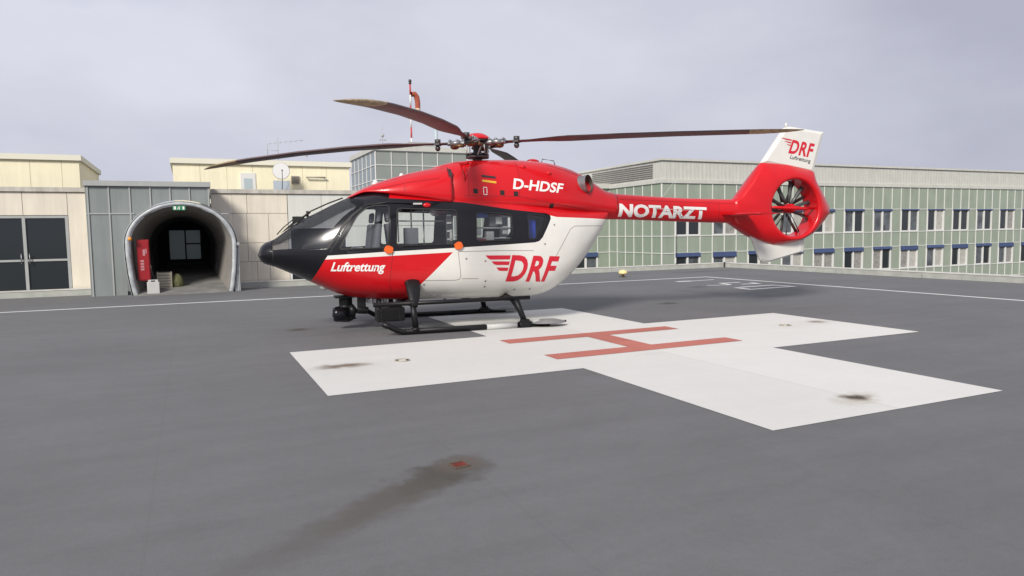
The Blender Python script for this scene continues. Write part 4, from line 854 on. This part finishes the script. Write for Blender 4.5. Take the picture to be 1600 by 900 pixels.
def antenna(x,y,z,h,label,kind):
    A=empty('roof_antenna_mast',(x,y,z),0,label,'antenna'); b=MB(); b.tube([(0,0,0),(0,0,h)],.012*h,8); b.build('mast',GREYF,A)
    b=MB()
    if kind=='yagi':
        b.tube([(-.35,0,h*.75),(1.0,0,h*.93)],.006,6)
        for k in range(7): x_=-.3+k*.2; zz=h*.75+(x_+.35)*h*.18/1.35; b.tube([(x_,-.25,zz),(x_,.25,zz)],.005,6); b.tube([(x_,0,zz-.08),(x_,0,zz+.08)],.004,6)
        b.tube([(-.4,0,h*.35),(-.4,0,h*.75)],.014,6); b.tube([(-.4,0,h*.5),(0,0,h*.5)],.01,6)
    elif kind=='whip':
        b.ell((0,0,h*.55),.14,10,8); b.tube([(-.2,0,h*.35),(.2,0,h*.35)],.02,6); b.ell((-.2,0,h*.35),.08,8,6); b.ell((.2,0,h*.35),.08,8,6)
    else: b.tube([(0,0,h),(0,0,h+.05)],.05,6)
    b.build('aerial',GREYF,A)
antenna(-2.32,20.8,4.5,1.05,'thin yagi television antenna on the cream penthouse roof','yagi')
antenna(9.2,49,8.85,1.7,'slim whip antenna on the left end of the grey glazed building roof','whip')
antenna(-1.2,21,4.5,.35,'short stub antenna near the right end of the cream penthouse roof','stub')
# green facade
def facade(P,x0,x1,y0,nb,rows,mats,win=None,axis='x',mull=.06,prefix=''):
    """panel wall with white mullions. rows: list of (z0,z1,kind); win(i)->bool for bays with windows"""
    pm,fm=mats; bp=MB(); bf=MB(); dx=(x1-x0)/nb; wins=[]
    def bx(b,a0,a1,d0,d1,z0,z1): b.box(a0,a1,y0+d0,y0+d1,z0,z1) if axis=='x' else b.box(y0+d0,y0+d1,a0,a1,z0,z1)
    for (z0,z1,k) in rows:
        i=0
        while i<nb:
            if k=='w' and win and win(i) and i+1<nb: wins.append((x0+i*dx,x0+(i+2)*dx,z0,z1)); i+=2; continue
            bx(bp,x0+i*dx+.01,x0+(i+1)*dx-.01,0,.08,z0+.01,z1-.01); i+=1
    zt=max(r[1] for r in rows); zb=min(r[0] for r in rows)
    for (z0,z1,k) in rows:
        for i in range(nb+1):
            xx=x0+i*dx; 
            if k=='w' and any(a+.01<xx<c-.01 and z0==wz0 for a,c,wz0,_ in wins): continue
            bx(bf,xx-mull/2,xx+mull/2,-.05,-.002,z0+mull/2,z1-mull/2)
    for z in sorted({r[0] for r in rows}|{r[1] for r in rows}): bx(bf,x0-mull/2,x1+mull/2,-.055,-.004,z-mull/2,z+mull/2)
    bp.build('wall_panels',pm,P); bf.build('mullion_grid',fm,P); return wins
def window(P,a,c,z0,z1,y,blind=True,seed=0):
    rn=random.Random(seed); b=MB(); f=.09; m=(a+c)/2
    b.box(a+.03,a+.03+f,y-.06,y+.12,z0+.03,z1-.03); b.box(c-.03-f,c-.03,y-.06,y+.12,z0+.03,z1-.03); b.box(m-f,m+f,y-.05,y+.11,z0+.13,z1-.13); b.box(a+.122,c-.122,y-.06,y+.12,z0+.03,z0+.13); b.box(a+.122,c-.122,y-.06,y+.12,z1-.13,z1-.03)
    Wn=b.build('window',WFRAME,P)
    for k,(p,q) in enumerate(((a+.12,m-f),(m+f,c-.12))):
        b=MB(); b.box(p,q,y+.07,y+.09,z0+.13,z1-.13); b.build('pane',(DARKG,DARKG2,CURT,CURT2)[int(rn.random()*4) if k else (0,0,1,2)[int(rn.random()*4)]],Wn)
    if blind:
        h=(.06+.14*rn.random()) if z0>12 else (.22+.2*rn.random()); b=MB(); b.prism([(y-.07,z1+.02),(y-.10,z1+.02),(y-.12-.12*rn.random(),z1-h),(y-.09,z1-h-.05),(y-.07,z1-.08)],a+.02,c-.02,'X'); b.build('awning',BLIND,Wn)
    return Wn
# blue awnings over each window, every third bay blank
GBD=empty('green_facade_building',(30.54,40,-12),0,'long building with green panels, white mullions and blue awnings behind the tail','building')
d=1.345; nb=48; RZ=[(-12,-6.2,'p'),(-6.2,-4.0,'w'),(-4.0,-2.62,'p'),(-2.62,-.32,'w'),(-.32,1.14,'p'),(1.14,3.42,'w'),(3.42,5.62,'p')]
rows=[(a+12,b_+12,k) for a,b_,k in RZ]
wins=facade(GBD,0,nb*d,0,nb,rows,(GREEN,WFRAME),lambda i:i%3==1)
for i,(a,c,z0,z1) in enumerate(wins):
    if z0>9: window(GBD,a,c,z0,z1,0,True,i)
for (a,c,z0,z1) in wins:
    if z0<9: b=MB(); b.box(a+.02,c-.02,.02,.06,z0+.02,z1-.02); b.build('window',DARKG,GBD)
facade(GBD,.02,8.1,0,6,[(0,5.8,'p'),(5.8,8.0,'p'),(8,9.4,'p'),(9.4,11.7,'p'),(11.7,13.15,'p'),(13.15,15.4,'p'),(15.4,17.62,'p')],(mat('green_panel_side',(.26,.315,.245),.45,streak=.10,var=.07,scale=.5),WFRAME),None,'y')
b=MB(); b.box(.1,nb*d,.09,14,0,17.6); b.build('core_wall',INTER,GBD)
b=MB(); b.box(-.12,nb*d,-.12,14.5,17.62,17.92); b.box(.05,nb*d,.05,14.4,17.922,19.50); b.box(-.10,nb*d,-.10,14.5,19.502,19.68); b.build('roof_band',METALW,GBD)
b=MB(); k=0
x=.5
while x<nb*d: b.box(x,x+.035,.02,.048,17.95,19.48); x+=.42
b.build('cladding_rib',mat('cladding_rib',(.44,.44,.41),.6),GBD)
b=MB()
for k in range(7):
    z=18.12+k*.18; b.box(-.02,.04,1.3,11.2,z,z+.075)
b.build('louvre',mat('louvre_slat',(.18,.17,.16),.7),GBD)
# rear wing joining both blocks
RW=empty('rear_wing_building',(16.2,48.1,-12),0,'lower green panelled wing between the two taller blocks, mostly behind the fuselage','building')
wn=facade(RW,0,14.3,0,11,rows,(GREEN,WFRAME),lambda i:i%3==2); 
for i,(a,c,z0,z1) in enumerate(wn):
    if z0>9: window(RW,a,c,z0,z1,0,True,i+60)
b=MB(); b.box(0,14.3,.09,9,0,17.6); b.build('core_wall',INTER,RW); b=MB(); b.box(0,14.38,-.25,9,17.65,18.1); b.build('roof_edge',METALW,RW)
# grey glazed block
GG=empty('glazed_tower_building',(8.29,48,-12),0,'grey glazed block with white mullions and pale roof edge, left of the rotor head','building')
nz=[(0,13.5,'p'),(13.5,15.1,'p'),(15.1,16.7,'p'),(16.7,18.1,'p'),(18.1,19.29,'p'),(19.29,20.42,'p')]
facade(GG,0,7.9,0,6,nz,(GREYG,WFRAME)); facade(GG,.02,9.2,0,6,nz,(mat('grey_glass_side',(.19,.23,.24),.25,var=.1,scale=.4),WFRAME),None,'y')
b=MB(); b.box(.1,7.8,.1,9.1,0,20.4); b.build('core_wall',INTER,GG)
b=MB(); b.box(-.15,8.0,-.15,9.4,20.46,20.86); b.build('roof_edge',METALW,GG)
b=MB(); b.box(-.06,-.056,2.5,5.2,17.2,17.3); [b.box(-.12,-.055,y,y+.35,16.75,17.1) for y in (1.5,3.4,5.0)]; b.build('wall_lamp',DKSTEEL,GG)
b=MB(); b.prism([(2.6,20.87),(3.3,21.45),(5.0,21.45),(6.0,20.87)],1.5,5,'Y'); b.build('roof_hatch',GREYF,GG)
b=MB(); b.tube([(5.6,1.2,20.86),(5.6,1.2,22.5)],.14,10); b.build('flue_pipe',mat('pale_flue',(.42,.50,.52),.5),GG)
# windsock
WS=empty('windsock_mast',(11.84,49.6,8.87),0,'red and white mast with a limp orange windsock above the rotor','windsock')
b=MB(); 
for k in range(6):
    b.mi=k%2; b.tube([(0,0,k*.9),(0,0,(k+1)*.9)],.07,10)
b.build('mast_pole',[WFRAME,mat('mast_red',(.5,.04,.04),.5)],WS)
OR_=mat('windsock_orange',(.36,.085,.045),.8,var=.1); b=MB(); pts=[(.1,0,4.55),(.38,0,4.58),(.55,0,4.35),(.62,0,3.9),(.62,0,3.4),(.60,0,2.9),(.58,0,2.5)]; rr=[.26,.28,.28,.27,.26,.25,.22]
segs=[0,0,0,0,1,0]
P_=[Vector(p) for p in pts]; rings=[]
for i,p in enumerate(P_):
    dd=(P_[min(i+1,6)]-P_[max(i-1,0)]).normalized(); a_=Vector((0,1,0)); b2=a_.cross(dd); rings.append([b.bm.verts.new(p+(a_*math.cos(q*PI/7)+b2*math.sin(q*PI/7)*.8)*rr[i]) for q in range(14)])
for i in range(6):
    b.mi=segs[i]
    for k in range(14): b._f([rings[i][k],rings[i][(k+1)%14],rings[i+1][(k+1)%14],rings[i+1][k]],True)
b.build('windsock_sleeve',[OR_,mat('windsock_pale',(.70,.50,.36),.8)],WS,fix=False)
b=MB(); b.tube([(0,0,5.4),(0,0,5.55)],.12,10); b.ell((0,0,5.65),.14,10,8); b.build('mast_lamp',DKSTEEL,WS)
# small things on the pad
def padlight(x,y,label):
    A=empty('perimeter_light',(x,y,0),0,label,'lamp',None); b=MB()
    for k in range(3): a=k*2*PI/3+.4; b.tube([(.13*math.cos(a),.13*math.sin(a),0),(.04*math.cos(a),.04*math.sin(a),.09)],.012,6)
    b.tube([(0,0,.0),(0,0,.1)],.03,8); b.build('lamp_foot',mat('brown_foot',(.10,.06,.03),.7) if not bpy.data.materials.get('brown_foot') else bpy.data.materials['brown_foot'],A)
    b=MB(); b.lathe([(.05,.09),(.15,.12),(.16,.17),(.12,.23),(.04,.26)],(0,0,0),18); b.build('lamp_dome',mat('pale_yellow_lens',(.85,.68,.30),.3),A)
padlight(8.26,12.34,'pale yellow perimeter light on a three legged foot by the back line')
def tiedown(x,y,label):
    A=empty('tie_down_fitting',(x,y,.004),0,label,'fitting','tie down fittings in the white cross'); b=MB()
    n=28
    for k in range(n):
        a0,a1=2*PI*k/n,2*PI*(k+1)/n; b.prism([(.085*math.cos(a0),.085*math.sin(a0)),(.085*math.cos(a1),.085*math.sin(a1)),(.10*math.cos(a1),.10*math.sin(a1)),(.10*math.cos(a0),.10*math.sin(a0))],0,.012,'Z')
    b.build('rim',VENT,A); b=MB(); b.box(-.085,-.05,-.012,.012,0,.012); b.box(.05,.085,-.012,.012,0,.012); b.build('bar',DKSTEEL,A)
tiedown(-3.28,.07,'round tie down fitting on the white cross, right of the brown stain'); tiedown(3.32,.05,'round tie down fitting on the far right arm of the white cross')
def drain(x,y,label,s=.11,rust=True):
    A=empty('floor_drain',(x,y,.001),math.radians(8),label,'drain','floor drains in the pad'); b=MB()
    b.box(-s,s,-s,s,0,.006); b.build('drain_pit',mat('drain_pit',(.025,.012,.010),.8) if not bpy.data.materials.get('drain_pit') else bpy.data.materials['drain_pit'],A)
    b=MB(); w_=.010
    b.box(-s-w_,-s,-s-w_,s+w_,0,.012); b.box(s,s+w_,-s-w_,s+w_,0,.012); b.box(-s,s,-s-w_,-s,0,.012); b.box(-s,s,s,s+w_,0,.012); b.build('drain_frame',mat('drain_rim',(.11,.08,.06),.7) if not bpy.data.materials.get('drain_rim') else bpy.data.materials['drain_rim'],A)
    b=MB()
    for k in range(5): q=-s+s*2*(k+.5)/5; b.box(q-s*.09,q+s*.09,-s*.95,s*.6,.0062,.014)
    b.build('drain_grate',mat('rusty_red_grate',(.17,.028,.018),.7,var=.4,scale=30) if not bpy.data.materials.get('rusty_red_grate') else bpy.data.materials['rusty_red_grate'],A)
drain(-4.06,-4.13,'rusty red floor drain at the head of the long dark water stain',s=.048)
b=MB(); b.tube([(0,0,0),(0,0,1.45)],.014,6); b.box(-.05,.05,-.05,.05,0,.03); o=b.build('lightning_rod',RUBBER); o.location=(12.95,15.34,.2); tag(o,'thin black rod standing on the back kerb before the green building','rod')
b=MB(); b.box(-.02,.02,-.03,.03,-.2,.03); o=b.build('kerb_corner_post',DKSTEEL); o.location=(15.37,15.17,.2); tag(o,'small dark post at the corner of the pad kerb','post')
